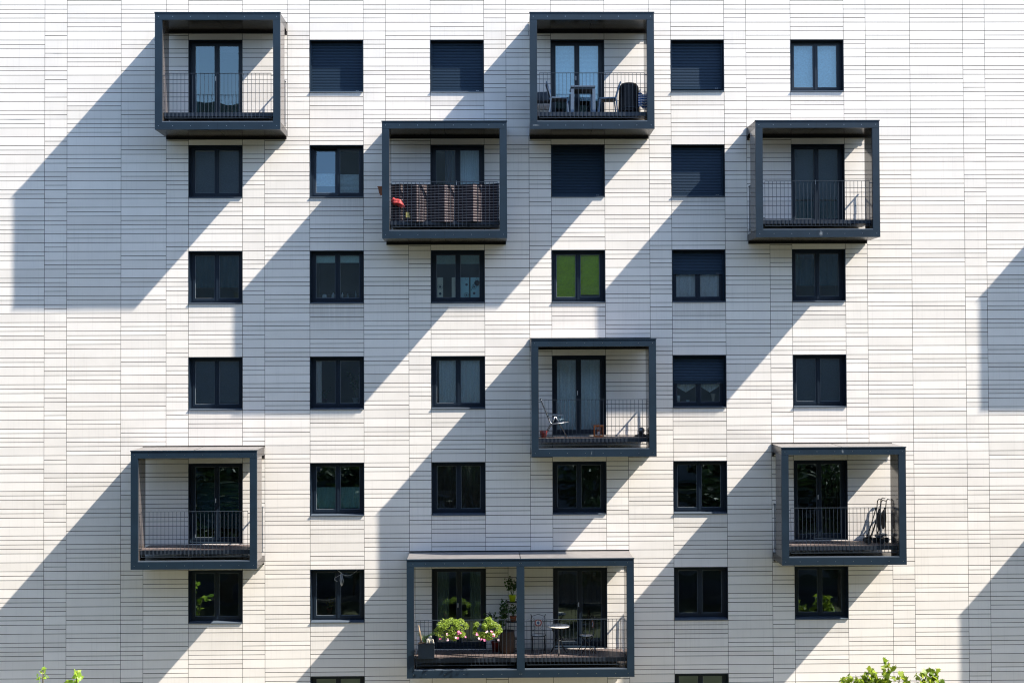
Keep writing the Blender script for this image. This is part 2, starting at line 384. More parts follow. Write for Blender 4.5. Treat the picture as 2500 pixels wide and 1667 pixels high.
def shutter(parent, x0, x1, ztop, zbot):
    c = MB(); pitch = .0425; n = int((ztop - zbot - .06) / pitch); y = REV
    prof = [(0, .000, 0), (.35, -.0065, 0), (.75, -.0075, 0), (.86, -.001, 0), (1.0, .010, 0)]
    z = ztop
    for k in range(n):
        for a, b in zip(prof[:-1], prof[1:]):
            c.face([(x0, y + b[1], z - b[0]*pitch), (x1, y + b[1], z - b[0]*pitch), (x1, y + a[1], z - a[0]*pitch), (x0, y + a[1], z - a[0]*pitch)])
        z -= pitch
    c.box(x0, x1, y - .012, y + .008, zbot, z)
    c.box(x1 - .17, x1 - .135, y - .0145, y - .0122, zbot + .025, zbot + .031, 1)
    c.box(x1 - .125, x1 - .09, y - .0145, y - .0122, zbot + .025, zbot + .031, 1)
    # side guides
    c.box(x0 - .035, x0 - .002, y - .022, y + .03, zbot if zbot > 1e3 else ZSILL, ztop); c.box(x1 + .002, x1 + .035, y - .022, y + .03, ZSILL, ztop)
    return c.build('roller_shutter', [M_SHUT, M_SCREW], parent)
ZSILL = -P * 6 + .05
def pane(parent, x0, x1, z0, z1, y, bowl, tx, tz):
    c = MB(); cx, cz = (x0 + x1) / 2, (z0 + z1) / 2; hx, hz = (x1 - x0) / 2, (z1 - z0) / 2
    def fn(u, v):
        a, b = 2*u - 1, 2*v - 1
        return (cx + a*hx, y + bowl * (1 - a*a) * (1 - b*b) + tx * a * hx + tz * b * hz, cz + b*hz)
    c.grid(fn, 14, 20); return c.build('pane', M_GLASS, parent)
def make_window(m, s, kind, tilt=False, shut=None, label=None):
    x0 = m * MOD; zt = zr(12 * s); h = height(kind); q = random.Random(m * 31 + s * 7 + 5)
    door = kind == 'door'
    f = MB(); e = .004
    # metal reveal and fixed frame
    f.box(e, .016, -.004, .235, -h + e, -e); f.box(WW - .016, WW - e, -.004, .235, -h + e, -e)
    f.box(.016, WW - .016, -.004, .235, -.016, -e); f.box(.016, WW - .016, .0, .235, -h + e, -h + .02)
    bb = .05 if door else .075
    yf = REV + (.034 if shut is not None else .012)
    frame_ring(f, .016, WW - .016, -h + .02, -.016, .062, yf, yf + .07, bb=bb, bt=.045)
    w = f.build('balcony_door' if door else 'window', M_FRAME, building, (x0, 0, zt), label); bl(w)
    if not door:
        sl = MB()
        sl.face([(.017, -.028, -h + .028), (WW - .017, -.028, -h + .028), (WW - .017, yf - .002, -h + .046), (.017, yf - .002, -h + .046)])
        sl.face([(.002, -.028, -h + .004), (WW - .002, -.028, -h + .004), (WW - .017, -.028, -h + .028), (.017, -.028, -h + .028)])
        sl.face([(.017, -.028, -h + .004), (.017, -.004, -h + .004), (WW - .017, -.004, -h + .004), (WW - .017, -.028, -h + .004)])
        sl.build('sill', M_SILL, w)
    if shut is not None: shutter(w, .052, WW - .052, -.03, (-h + .052) + (h - .08) * (1 - shut))
    if shut is not None and shut >= 1: return w, None
    # two leaves
    xa, xb = .078, WW - .078; xm = WW / 2; za, zb = -h + .02 + bb, -.061
    leaves = []
    for k, (a, b) in enumerate(((xa, xm - .002), (xm + .002, xb))):
        st = .062; sf = MB(); lb = .07
        frame_ring(sf, a, b, za, zb, st, 0, .06, bb=lb, bt=.05)
        if k == 0: sf.box(xm - .02, xm + .02, -.012, -.001, za + .005, zb - .005)      # cover strip over the meeting stiles
        frame_ring(sf, a + st - .0005, b - st + .001, za + lb - .001, zb - .049, .009, .020, .026); 
        for fi in range(len(sf.f) - 24, len(sf.f)): sf.m[fi] = 1
        o = sf.build('sash', [M_FRAME, M_SPACER], w, (0, yf - .008, 0))
        pn = pane(w, a + st, b - st, za + lb, zb - .05, yf + .022, q.choice((-1, 1, 1)) * q.uniform(.0006, .0016), q.uniform(-.0035, .0035), q.uniform(-.004, .004))
        if tilt and k == 0:
            for ob in (o, pn):
                ang = R(-4.2); py = yf; pz = za
                Mx = Matrix.Translation((0, py, pz)) @ Matrix.Rotation(ang, 4, 'X') @ Matrix.Translation((0, -py, -pz))
                ob.data.transform(Matrix.Translation((0, ob.location.y, 0))); ob.location = (0, 0, 0); ob.data.transform(Mx)
        leaves.append((a + st, b - st))
    hz = za + (1.05 if door else .55)
    hd = MB(); hd.box(xm - .012, xm + .012, yf + .062, yf + .080, hz - .05, hz + .07); hd.build('handle', M_WHITE, w)
    if door: hd = MB(); hd.box(xm - .040, xm - .022, yf - .034, yf - .010, hz - .03, hz + .09); hd.build('handle', M_WHITE, w)
    return w, (leaves, za + .07, zb - .05)

LBL = {(5,0):'top row window reflecting blue sky, helped by an added pale blue sheet', (1,1):'window with its left leaf tilted and pale pleated blinds',
  (0,1):'window with plain grey screens behind both panes', (2,2):'kitchen window with a green band blind and patterned panels',
  (3,2):'window with bright green pleated blinds', (1,2):'window with a narrow pale blind along its top', (4,2):'window with its shutter half down over white curtains',
  (4,3):'window with its shutter down to lace curtains', (1,4):'window with teal half curtains', (2,4):'window with dark closed curtains',
  (1,3):'window with a pale curtain at its left edge', (2,3):'window with long grey net curtains', (1,5):'dark window with a pale string garland hanging'}
lin = lambda a, b, t: a + (b - a) * t
for (m, s), k in sorted(WIN.items(), key=lambda t: (t[0][1], t[0][0])):
    tilt = (m, s) in ((1,1),)
    shut = 1 if k == 'shut' else ({(4,2): .47, (4,3): .56}.get((m, s)))
    if (m, s) == (4, 0): shut = .955
    kind = 'door' if k == 'door' else 'win'
    lab = LBL.get((m, s))
    if k == 'shut': lab = 'window with its dark blue roller shutter closed'
    w, gl = make_window(m, s, kind, tilt, shut, lab)
    if not gl: continue
    (lv, z0, z1) = gl; (a0, a1), (b0, b1) = lv; X0, X1 = a0 - .03, b1 + .03; key = (m, s); H = z1 - z0
    sd_ = m * 10 + s
    if key == (0,0): flat(w, b0 - .02, X1, z1 - .17, z1 + .02, C_BROWN, name='blind'); curtain(w, X0, X0 + .12, z0, z1, C_DARK, seed=1, waves=2)
    elif key == (3,0): flat(w, X0, a1 + .03, z0 + .40, z1 + .02, C_PALE, y=.29); flat(w, b0 - .03, X1, z0 + .40, z1 + .02, C_PALE, y=.29)
    elif key == (5,0): flat(w, X0, X1, z0 - .02, z1 + .02, cloth('sky_tint_sheet', (.62, .86, .98)), y=.42)  # no real blind: sheet added, its pale blue imitates sky reflected in the panes
    elif key == (0,1): flat(w, X0, X1, z0 - .02, z1 - .02, C_GREY, y=.305)
    elif key == (1,1): pleats(w, a0, a1, z0 + .22, z0 + .55, C_PLEATW, y=.34); pleats(w, b0, b1, z0 + .01, z0 + .52, C_PLEATW)
    elif key == (2,1): curtain(w, lin(X0, X1, .22), lin(X0, X1, .56), z0, z1, C_GREY, seed=2, waves=6, amp=.03); curtain(w, b0 - .04, X1, z0, z1, C_NET, seed=3, waves=12, amp=.008)
    elif key == (5,1): flat(w, X0, X1, z0 + .55, z1 + .02, C_GREY, y=.305); curtain(w, X0, X1, z0, z0 + .5, C_DARK, seed=4)
    elif key == (0,2): curtain(w, X0, X1, z0 + .30, z1, C_DARK, seed=5, waves=10)
    elif key == (1,2): flat(w, a0 + .0, a1, z1 - .20, z1 + .01, C_BAND, y=.275); flat(w, b0, b1, z1 - .20, z1 + .01, C_BAND, y=.275); flat(w, X0, X1, z0 + .16, z1, C_BROWN, y=1.2)
    elif key == (2,2):
        flat(w, a0, a1, z1 - .24, z1 + .01, C_BAND, y=.275); flat(w, b0, b1, z1 - .24, z1 + .01, C_BAND, y=.275)
    elif key == (3,2): pleats(w, a0 - .005, a1 + .005, z0 + .0, z1, C_GREENP); pleats(w, b0 - .005, b1 + .005, z0 + .09, z1, C_GREENP)
    elif key == (4,2): curtain(w, a0 - .02, a1 + .02, z0, z0 + .75, C_WHITE, seed=6, waves=4); curtain(w, b0 - .02, b1 + .02, z0, z0 + .75, C_WHITE, seed=7, waves=4)
    elif key == (5,2): flat(w, a0, a1, z1 - .14, z1 + .02, M_FRAME, y=.29, name='shutter_box'); curtain(w, X0, X1, z0 + .3, z1, C_DARK, seed=8)
    elif key == (0,3): flat(w, X0, X1, z0 + .03, z1, C_GREY, y=.305)
    elif key == (1,3): curtain(w, a0 - .02, a0 + .14, z0 + .03, z1, C_WHITE, seed=9, waves=3)
    elif key == (2,3): curtain(w, lin(a0, a1, .12), a1 + .03, z0, z1, C_NET, seed=10, waves=7, amp=.012); curtain(w, b0 - .03, b1 + .03, z0, z1, C_NET, seed=11, waves=8, amp=.012)
    elif key == (3,3): curtain(w, X0, a1 + .03, z0 + .0, z1, C_NET, seed=12, waves=6, amp=.022); curtain(w, b0 - .03, X1, z0, z1, C_NET, seed=13, waves=6, amp=.022)
    elif key == (4,3):
        for (p0, p1, sx) in ((a0, a1, 1), (b0, b1, 2)):
            c = MB(); n = 24
            for i in range(n):
                u0, u1 = i / n, (i + 1) / n
                d0, d1 = .10 + .16 * (1 - abs(2*u0 - 1)), .10 + .16 * (1 - abs(2*u1 - 1)); zt_ = z0 + .62
                c.face([(lin(p0,p1,u0), .34 + .01*math.sin(i*1.7), zt_ - d0 - .1), (lin(p0,p1,u1), .34 + .01*math.sin(i*1.7+1.7), zt_ - d1 - .1), (lin(p0,p1,u1), .34 + .01*math.sin(i*1.7+1.7), zt_), (lin(p0,p1,u0), .34 + .01*math.sin(i*1.7), zt_)])
            c.build('curtain', C_NET, w)
    elif key == (5,3): flat(w, X0, X1, z0 - .02, z1, C_GREY, y=.305)
    elif key == (0,4): flat(w, X0, X1, z0 + .2, z1 - .45, C_DARK, y=.6)
    elif key == (1,4): curtain(w, a0 - .02, a1 + .02, z0 + .02, z0 + .60, C_TEAL, seed=15, waves=6, amp=.012); curtain(w, b0 - .02, b1 + .02, z0 + .02, z0 + .60, C_TEAL, seed=16, waves=6, amp=.012)
    elif key == (2,4): curtain(w, X0, X1, z0, z1, C_BROWN, seed=17, waves=12)
    elif key == (2,5): curtain(w, X0, lin(a0, a1, .6), z0, z1, C_OLIVE, seed=18, waves=5); curtain(w, lin(b0, b1, .45), X1, z0, z1, C_OLIVE, seed=19, waves=5)
    elif key == (3,5): curtain(w, X0, X1, z0 + 1.0, z1, C_BROWN, seed=20, waves=8)

# ---------------------------------------------------------------- balconies
def make_balcony(xl, W, s, label, posts=(), seams=(.5,), scuff=None):
    """xl left edge, W width, s storey; local origin on the wall at window-head height"""
    t = .195; zt, zb = TOP - .012, -BOT; yD = -D; sw = .60 * D
    parts = {}
    q = MB(); e = .003
    # front frame: thick fascia ring
    yb = yD + .06
    q.box(0, W, yD, yb, zt - t, zt - .018); q.box(0, W, yD, yb, zb, zb + t)
    q.box(0, t - .006, yD + .002, yb, zb + t + .002, zt - t - .002); q.box(W - t + .006, W, yD + .002, yb, zb + t + .002, zt - t - .002)
    for px in posts: q.box(px - .105, px + .105, yD + .002, yb, zb + t + .002, zt - t - .002)
    q.box(-.012, W + .012, yD - .012, yb, zt - .015, zt + .012, 0)                     # drip edge
    q.box(t - .01, W - t + .01, yD + .004, yb + .05, zb + t + .003, zb + t + .028, 3)      # inner lip
    for sx in seams:
        q.box(W*sx - .002, W*sx + .002, yD - .001, yD + .001, zt - t, zt - .02, 1); q.box(W*sx - .002, W*sx + .002, yD - .001, yD + .001, zb, zb + t, 1)
    fr = [.028]; n = int(round(W / .5)); 
    for i in range(1, n): fr.append(i / n)
    fr.append(1 - .028)
    for sx in fr:
        for zc in (zt - t * .55, zb + t * .5):
            for dx in ((-.025, .025) if any(abs(sx - c) < .02 for c in seams) else (0,)):
                cx = W * sx + dx
                q.face([(cx + .0085*math.cos(a*math.pi/4), yD - .003, zc + .0085*math.sin(a*math.pi/4)) for a in range(8)], 2)
    if scuff:
        fx, top_, rx, rz, lean = scuff; zc = zt - t * .55 if top_ else zb + t * .5
        for kk, (r_, mm) in enumerate(((1.0, 4), (.55, 5))):
            q.face([(W*fx + rx*r_*math.cos(a*.5236)*(1 + .18*math.sin(a*2.3)) + lean*rz*r_*math.sin(a*.5236), yD - .0015 - .001*kk, zc + rz*r_*math.sin(a*.5236)*(1 + .15*math.cos(a*1.7))) for a in range(12)], mm)
    b = q.build('balcony', [M_FRONT, M_SEAM, M_SCREW, M_SILL, M_SCUFF, M_SCUFF2], building, (xl, 0, zr(12 * s)), label); bl(b)
    # roof slab and floor slab casing in glossy panels, stopping short of the wall with a dark joint
    r = MB(); g = .10
    for (za, zc, nm) in ((zt - t, zt - .02, 'roof_slab'), (zb, zb + t - .004, 'floor_casing')):
        r = MB()
        cuts = [0] + [W * c for c in seams] + [W]
        for c0, c1 in zip(cuts[:-1], cuts[1:]):
            r.box(c0 + .004, c1 - .004, yb + .002, -g, za + .002, zc)
        if nm == 'roof_slab':
            # roof sheet falls slightly to the front
            for c0, c1 in zip(cuts[:-1], cuts[1:]):
                r.face([(c0 + .01, yb - .02, zt + .0125), (c1 - .01, yb - .02, zt + .0125), (c1 - .01, -.006, zt + .034), (c0 + .01, -.006, zt + .034)], 2)
                r.face([(c0 + .01, -.006, zt - .02), (c0 + .01, yb - .02, zt - .02), (c0 + .01, yb - .02, zt + .0125), (c0 + .01, -.006, zt + .034)])
                r.face([(c1 - .01, yb - .02, zt - .02), (c1 - .01, -.006, zt - .02), (c1 - .01, -.006, zt + .034), (c1 - .01, yb - .02, zt + .0125)])
            r.box(.0, W, -.03, -.007, zt + .036, zt + .052, 1)
        r.box(.012, W - .012, -g + .002, -.034 if nm == 'roof_slab' else -.006, za + .021, zc - .01, 1)
        r.box(.02, W - .02, -.075, -.010, za - .062, za + .02, 1)
        r.build(nm, [M_SOFF, M_SEAM, M_ROOF], b)
    # side walls: closed box over the front part, open slot towards the wall
    for side in (0, 1):
        x0, x1 = (0, t) if side == 0 else (W - t, W)
        q = MB(); q.box(x0 + .001, x1 - .001, yb + .002, yD + sw, zb + t, zt - t, 0, 'r' if side else '')
        if side:                     # outer skin, slightly oil-canned sheet
            p1, p2, p3 = xl * 1.7 + s, xl * .9 + 2 * s, xl * 2.3
            def skin(u, v, A=x1 - .001, y_a=yb + .002, y_b=yD + sw, z_a=zb + t, z_b=zt - t):
                y = y_a + (y_b - y_a) * u; z = z_a + (z_b - z_a) * v; ed = min(1, 8 * u, 8 * (1 - u)) 
                return (A + ed * (.00062 * math.sin(13.5 * z + .8 * y + p1) + .00045 * math.sin(7.3 * z + 1.1 * y + p2) + .0002 * math.sin(5 * y - 2.2 * z + p3)), y, z)
            q.grid(skin, 24, 60)
        xa, xc = (x0 + .001, x0 + .06) if side == 0 else (x1 - .06, x1 - .001)
        q.box(xa, xc, -.046, -.034, zt - t - .12, zt - t + .002)                        # wall bracket
        q.build('side_wall', M_SIDE, b)
        # slot railing: upright flat bars under a flat rail
        sb = MB(); xc = (x0 + .045) if side == 0 else (x1 - .045)
        sb.box(xc - .02, xc + .02, yD + sw + .002, -.055, -1.185, -1.165)
        y = -.075
        while y > yD + sw + .02:
            sb.box(xc - .005, xc + .005, y - .022, y, -2.38, -1.187); y -= .1
        sb.box(xc - .015, xc + .015, yD + sw + .002, -.055, -2.40, -2.382); sb.build('slot_railing', M_RAIL, b)
    # deck
    dk = MB(); zf = -2.20; y0, y1 = yb + .13, -.012
    dk.box(t + .004, W - t - .004, y0 - .022, y0 - .002, zf - .11, zf - .002, 1)
    dk.box(t + .004, W - t - .004, y0, y1, zf - .11, zf - .034, 1)
    x = t + .006; bw = .14
    while x < W - t - .02:
        xe = min(x + bw - .006, W - t - .006); dk.box(x, xe, y0, y1, zf - .03 + rnd.uniform(-.001, .001), zf, 0); x += bw
    dk.build('deck', [M_DECK, M_FASC], b)
    # front railings, one per bay
    bays = [t] + [v for px in posts for v in (px - .105, px + .105)] + [W - t]
    for c0, c1 in zip(bays[::2], bays[1::2]):
        q = MB(); a, e_ = c0 + .055, c1 - .055; yr = yD + .085; ztp, zbt = -1.172, -2.375
        q.box(a, e_, yr - .02, yr + .02, ztp - .010, ztp); q.box(a, e_, yr - .008, yr + .008, zbt, zbt + .012)
        n = int(round((e_ - a) / .105)); 
        for i in range(n + 1):
            x = a + .006 + (e_ - a - .012) * i / n; q.box(x - .0045, x + .0045, yr - .006, yr + .006, zbt + .012, ztp - .010)
        for zz in (ztp - .06, zbt + .22):
            q.box(c0 + .001, a, yr - .01, yr + .01, zz - .008, zz + .008); q.box(e_, c1 - .001, yr - .01, yr + .01, zz - .008, zz + .008)
        q.build('railing', M_RAIL, b)
    # little struts under the deck edge
    return b
def bx(m, ty): return m * MOD - (NW if ty == 'N' else MID)
BALC = [(bx(0,'N'), MOD, 0, 'box balcony in the top row at the left, empty behind its railing', (), (.5,)),
        (bx(3,'N'), MOD, 0, 'box balcony in the top row holding chairs and a covered barbecue', (), (.5,), (.045, 0, .10, .02, 0)),
        (bx(2,'M'), MOD, 1, 'box balcony with striped brown screening behind its railing', (), (.5,)),
        (bx(5,'M'), MOD, 1, 'empty box balcony at the right of the second row', (), (.49,), (.522, 0, .05, .075, 0)),
        (bx(3,'N'), MOD, 3, 'box balcony with a folding chair and a lantern', (), (.5,), (.478, 0, .012, .06, .25)),
        (bx(0,'M'), MOD, 4, 'empty box balcony low on the left side', (), (.5,)),
        (bx(5,'N'), MOD, 4, 'box balcony low on the right with folded black strollers', (), (.49,), (.492, 1, .03, .055, -.1)),
        (bx(2,'N'), MOD + WW + 2 * NW, 5, 'double box balcony with flower boxes and a bistro set', ((MOD + WW + 2*NW) / 2,), (.5,)),
        (bx(8,'N'), MOD, 1, None, (), (.5,)), (bx(8,'M'), MOD, 4, None, (), (.5,))]
BL = [make_balcony(*a) for a in BALC]
# ================================================================ things standing on the balconies
def spot(xl, s, fx, y, dz=0): return (xl + fx, y, zr(12 * s) - 2.199 + dz)
xD1, xC1, xF1, xD2, xA2, xF2, xCD = (BALC[i][0] for i in (1, 2, 3, 4, 5, 6, 7))
M_ORANGE = mat('orange_wood', (.50, .14, .03), .55, noise=.2, nscale=20)
M_TERRA = mat('terracotta', (.28, .10, .05), .8, noise=.1)
M_RED = mat('red_cloth', (.30, .022, .024), .7, bump=.5, bscale=14)
M_DRED = mat('dark_red_glaze', (.12, .012, .012), .3)
M_YEL = mat('yellow_card', (.26, .24, .08), .6)
M_LIME = mat('lime_glaze', (.42, .55, .02), .35)
M_IRON = mat('black_iron', (.009, .009, .011), .5)
M_CHROME = mat('polished_tube', (.22, .24, .27), .25, metal=1)
M_STONE = mat('pale_mosaic', (.66, .62, .56), .6, noise=.25, nscale=60)
M_MOSR = mat('red_mosaic', (.40, .10, .08), .6, noise=.3, nscale=60)
M_MOSB = mat('blue_mosaic', (.05, .12, .28), .5)
M_PLANTER = mat('slate_planter', (.04, .055, .075), .6)
M_SOIL = mat('soil', (.05, .035, .025), .95)
M_PINK = mat('pink_petal', (.72, .18, .34), .6, island=.3); M_PALEP = mat('pale_petal', (.80, .58, .62), .6)
M_CACT = mat('pale_shell', (.62, .60, .52), .8)
M_WOOD = mat('driftwood', (.32, .23, .14), .8)
M_BALL = mat('brushed_ball', (.20, .20, .21), .3, metal=.8)
M_RUBBER = mat('rubber', (.012, .012, .012), .7)
M_BASKET = mat('wicker', (.05, .03, .02), .8, noise=.3, nscale=40, bump=.8, bscale=60)
M_PLAID = cloth('blue_plaid', (.03, .09, .33), stripes=(2, 14, (.75, .78, .82), .5), transl=.2)
M_STRIPE = cloth('striped_screening', (.024, .020, .024), stripes=(2, 14, (.46, .40, .40), .11), transl=.05)

def alu_chair(loc, rot, label):
    t = empty('garden_chair', loc, label, 'chair', 'aluminium chairs on the balcony', (0, 0, R(rot)))
    f = MB()                                     # faces +x
    f.box(-.22, .22, -.22, .22, .415, .44)
    f.build('seat', M_WICK, t)
    b = MB(); b.face([(-.235, -.2, .52), (-.235, .2, .52), (-.33, .2, .86), (-.33, -.2, .86)]); b.face([(-.25, -.2, .52), (-.345, -.2, .86), (-.345, .2, .86), (-.25, .2, .52)]); b.build('backrest', M_WICK, t)
    for sy_ in (-1, 1):
        y = .235 * sy_
        q = MB(); q.bar((-.34, y, .88), (-.215, y, .44), .035, .022); q.bar((-.215, y, .44), (-.27, y, 0), .035, .022); q.build('rear_leg', M_ALU, t)
        q = MB(); q.bar((.215, y, .44), (.25, y, 0), .035, .022); q.build('front_leg', M_ALU, t)
        q = MB(); q.bar((-.23, y, .455), (.235, y, .435), .035, .022); q.build('side_rail', M_ALU, t)
    q = MB(); q.box(-.352, -.325, -.235, .235, .86, .89); q.build('top_rail', M_ALU, t)
    return t
alu_chair(spot(xD1, 0, .80, -.55), 0, 'grey aluminium chair facing the table from its left on the top row balcony')
alu_chair(spot(xD1, 0, 2.12, -.50), 180, 'grey aluminium chair between the table and the covered barbecue')
alu_chair(spot(xD1, 0, .36, -.30), -92, 'grey aluminium chair tucked in the left corner of the top row balcony')
t = empty('garden_table', spot(xD1, 0, 1.44, -.55), 'narrow grey aluminium table between two chairs', 'table')
q = MB(); q.box(-.33, .33, -.36, .36, .71, .745); q.build('tabletop', M_ALU, t)
q = MB(); q.box(-.30, .30, -.33, .33, .655, .708); q.build('apron', M_WICK, t)
for a in (-1, 1):
    for b_ in (-1, 1):
        q = MB(); q.box(a*.29 - .04, a*.29 + .04, b_*.33 - .025, b_*.33 + .025, 0, .654); q.build('leg', M_ALU, t)
# covered kettle barbecue
t = empty('covered_barbecue', spot(xD1, 0, 2.72, -.42), 'tall domed barbecue under a black cover at the right of the top row balcony', 'barbecue')
q = MB(); n = 28
def cov(u, v):
    a = 2 * math.pi * u; z = .93 - .80 * v
    if v < .32: k = math.sin(math.acos(1 - v / .32 * .999)) ; z = .68 + .25 * (1 - v / .32) ** .6
    else: k = 1.0 + .10 * (v - .32); z = .68 - (v - .32) / .68 * .56
    fold = 1 + .035 * math.sin(9 * a + 1) * min(1, max(0, v - .2) * 2)
    return (.27 * k * fold * math.cos(a), .24 * k * fold * math.sin(a), z)
q.grid(cov, n * 2, 18); q.build('cover', M_BLACKF, t)
q = MB(); q.tube([(-.18, -.26, .19), (.02, -.30, .21), (.24, -.27, .18)], .009, 6); q.build('drawcord', M_WICK, t)
for a in (-.2, .2):
    q = MB(); q.tube([(a, 0, .2), (a * 1.1, 0, .02)], .014, 6); q.build('leg', M_IRON, t)
    q = MB(); q.tube([(a * 1.1 - .02, -.16, .06), (a * 1.1 + .02, -.16, .06)], .06, 14); q.build('wheel', M_RUBBER, t)
q = MB(); 
def towel(u, v): return (.0 + .18 * u, .02 * math.sin(9 * u) + .03 * math.sin(5 * v + 3 * u), -.40 * v + .03 * math.sin(6 * u))
q.grid(towel, 14, 10)
tag(q.build('tea_towel', M_PLAID, None, (xD1 + 2.95, -.62, zr(0) - 2.2 + .60)), 'blue and white checked towel hanging beside the covered barbecue', 'towel')

# striped screening, folded zigzag behind the railing bars
q = MB(); L_ = MOD - .195 * 2 - .04; ys = []
pts = []; x = 0; z_hi, z_lo = -1.235, -2.235
lit = ((.27, .32), (.70, .96), (1.44, 1.70), (2.20, 2.46), (2.62, 2.67)); prof = []; a_ = 0.0; yy = .09          # dark runs come forward away from the sun, lit runs fall back and face it
for (l0, l1) in lit:
    prof.append((a_, yy)); yy2 = yy - .31 * (l0 - a_); prof.append((l0, yy2)); yy = yy2 + .52 * (l1 - l0); a_ = l1
prof.append((a_, yy)); prof.append((L_, yy - .31 * (L_ - a_)))
NX, NZ = len(prof) - 1, 16
b0 = len(q.v)
for j in range(NZ + 1):
    v = j / NZ
    for (px, py) in prof:
        sag = .012 * math.sin(px * 2.3 + 1) + .008 * math.sin(px * 7)
        q.v.append((px, py + .004 * math.sin(v * 9 + px * 4), z_hi + (z_lo - z_hi) * v + sag))
for j in range(NZ):
    for i in range(NX):
        a = b0 + j * (NX + 1) + i; q.f.append((a, a + NX + 1, a + NX + 2, a + 1)); q.m.append(0); q.sm.append(False)
tag(q.build('privacy_screen', M_STRIPE, None, (xC1 + .215, -D + .150, zr(12))), 'dark brown striped fabric screening stretched along the balcony railing', 'screen')
q = MB(); 
def bun(u, v):
    a = 2*math.pi*u; r = (.058 + .022 * math.sin(5*a + 7*v) + .012*math.sin(11*v)) * math.sin(math.pi * min(.97, v + .03)) ** .5
    return (.02 + .36 * v, r * math.cos(a), .02 - .16 * v * v + r * 1.5 * math.sin(a))
q.grid(bun, 18, 18)
tag(q.build('red_bag', M_RED, None, (xC1 + .215, -D + .115, zr(12) - 1.70)), 'red folded cloth bag hanging on the striped screening', 'bag')
q = MB(); q.box(0, .09, -.004, .004, -.14, 0); q.box(.09, .11, -.004, .004, -.15, -.08); tag(q.build('plant_label', M_YEL, None, (xC1 + .62, -D + .11, zr(12) - 1.98)), 'small yellow card hanging on the striped screening', 'card')
q = MB()
for (a, b_, c, d, z0_, z1_) in ((-.17, -.03, -.60, -.12, 0, .18),):
    q.v += [(a+.035,c+.02,z0_),(b_-.0,c+.02,z0_),(b_-.0,d-.02,z0_),(a+.035,d-.02,z0_),(a,c,z1_),(b_,c,z1_),(b_,d,z1_),(a,d,z1_)]
    for f in ((0,3,2,1),(0,1,5,4),(1,2,6,5),(2,3,7,6),(3,0,4,7)): q.f.append(f); q.m.append(0); q.sm.append(False)
q.box(-.178, -.022, -.61, -.11, .165, .185); q.box(-.165, -.035, -.59, -.13, .186, .19, 1)
tag(q.build('flower_box', [M_TERRA, M_SOIL], None, (xC1, 0, zr(12) - 1.40)), 'terracotta flower box hooked on the left outside of the screened balcony', 'flower box')

# folding camping chair, lantern, ball and pot
t = empty('folding_chair', spot(xD2, 3, .62, -.62), 'reclining metal folding chair at the left end of a balcony', 'chair')
for sy_ in (-.25, .25):
    q = MB(); q.tube([(-.36, sy_, 1.04), (-.33, sy_, .98), (-.10, sy_, .40), (-.04, sy_, .36), (.40, sy_, .42)], .012, 8); q.build('side_frame', M_CHROME, t)
    q = MB(); q.tube([(-.28, sy_, .0), (-.03, sy_, .42), (.02, sy_, .56)], .011, 8); q.build('rear_leg', M_CHROME, t)
    q = MB(); q.tube([(.34, sy_, .02), (.10, sy_, .45), (.03, sy_, .58), (-.02, sy_, .585)], .011, 8); q.build('front_leg', M_CHROME, t)
    q = MB(); q.box(-.2, .24, sy_ - .02, sy_ + .02, .60, .62); q.build('armrest', M_ALU, t)
q = MB(); q.grid(lambda u, v: (-.36 + .28 * v + .02 * math.sin(math.pi*v), -.24 + .48 * u, 1.03 - .64 * v), 6, 10); q.build('backrest', M_WICK, t)
q = MB(); q.grid(lambda u, v: (-.08 + .46 * v, -.24 + .48 * u, .385 - .02 * math.sin(math.pi*v) + .035 * v), 6, 8); q.build('seat', M_WICK, t)
q = MB(); q.tube([(-.28, -.25, .01), (-.28, .25, .01)], .011, 8); q.tube([(.34, -.25, .03), (.34, .25, .03)], .011, 8); q.build('floor_bar', M_CHROME, t)
t = empty('lantern', spot(xD2, 3, 1.84, -.48), 'small orange wooden lantern with latticed sides on a balcony floor', 'lantern')
q = MB()
for a in (-.12, .12):
    for b_ in (-.12, .12): q.box(a - .012, a + .012, b_ - .012, b_ + .012, 0, .30)
for z in (.0, .27): q.box(-.107, .107, -.13, -.108, z, z + .03); q.box(-.107, .107, .108, .13, z, z + .03); q.box(-.13, -.108, -.107, .107, z, z + .03); q.box(.108, .13, -.107, .107, z, z + .03)
for a in (-.05, 0, .05): q.box(a - .006, a + .006, -.12, -.11, .031, .269); q.box(-.12, -.11, a - .006, a + .006, .031, .269); q.box(.11, .12, a - .006, a + .006, .031, .269)
q.build('lattice_case', M_ORANGE, t)
q = MB(); q.box(-.14, .14, -.14, .14, .301, .315); q.build('lid', M_ORANGE, t)
q = MB(); q.lathe([(0, .01), (.035, .01), (.035, .14), (0, .14)]); q.build('candle', M_WHITE, t)
t = empty('garden_ball', spot(xD2, 3, 3.0, -.42), 'grey metal ball on a dark stand at the right end of a balcony', 'ornament')
q = MB(); q.lathe([(.095 * math.sin(math.pi*i/14), .16 - .095 * math.cos(math.pi*i/14)) for i in range(15)], n=24); q.build('ball', M_BALL, t)
q = MB(); q.lathe([(0, 0), (.20, 0), (.19, .02), (.06, .09), (0, .09)], n=20); q.build('stand', M_IRON, t)
q = MB(); q.lathe([(0, 0), (.07, 0), (.09, .10), (.10, .19), (.085, .19), (.08, .17), (0, .17)], n=20)
tag(q.build('flower_pot', M_DRED, None, spot(xD2, 3, .33, -.86)), 'dark red glazed pot under the reclining folding chair', 'pot')

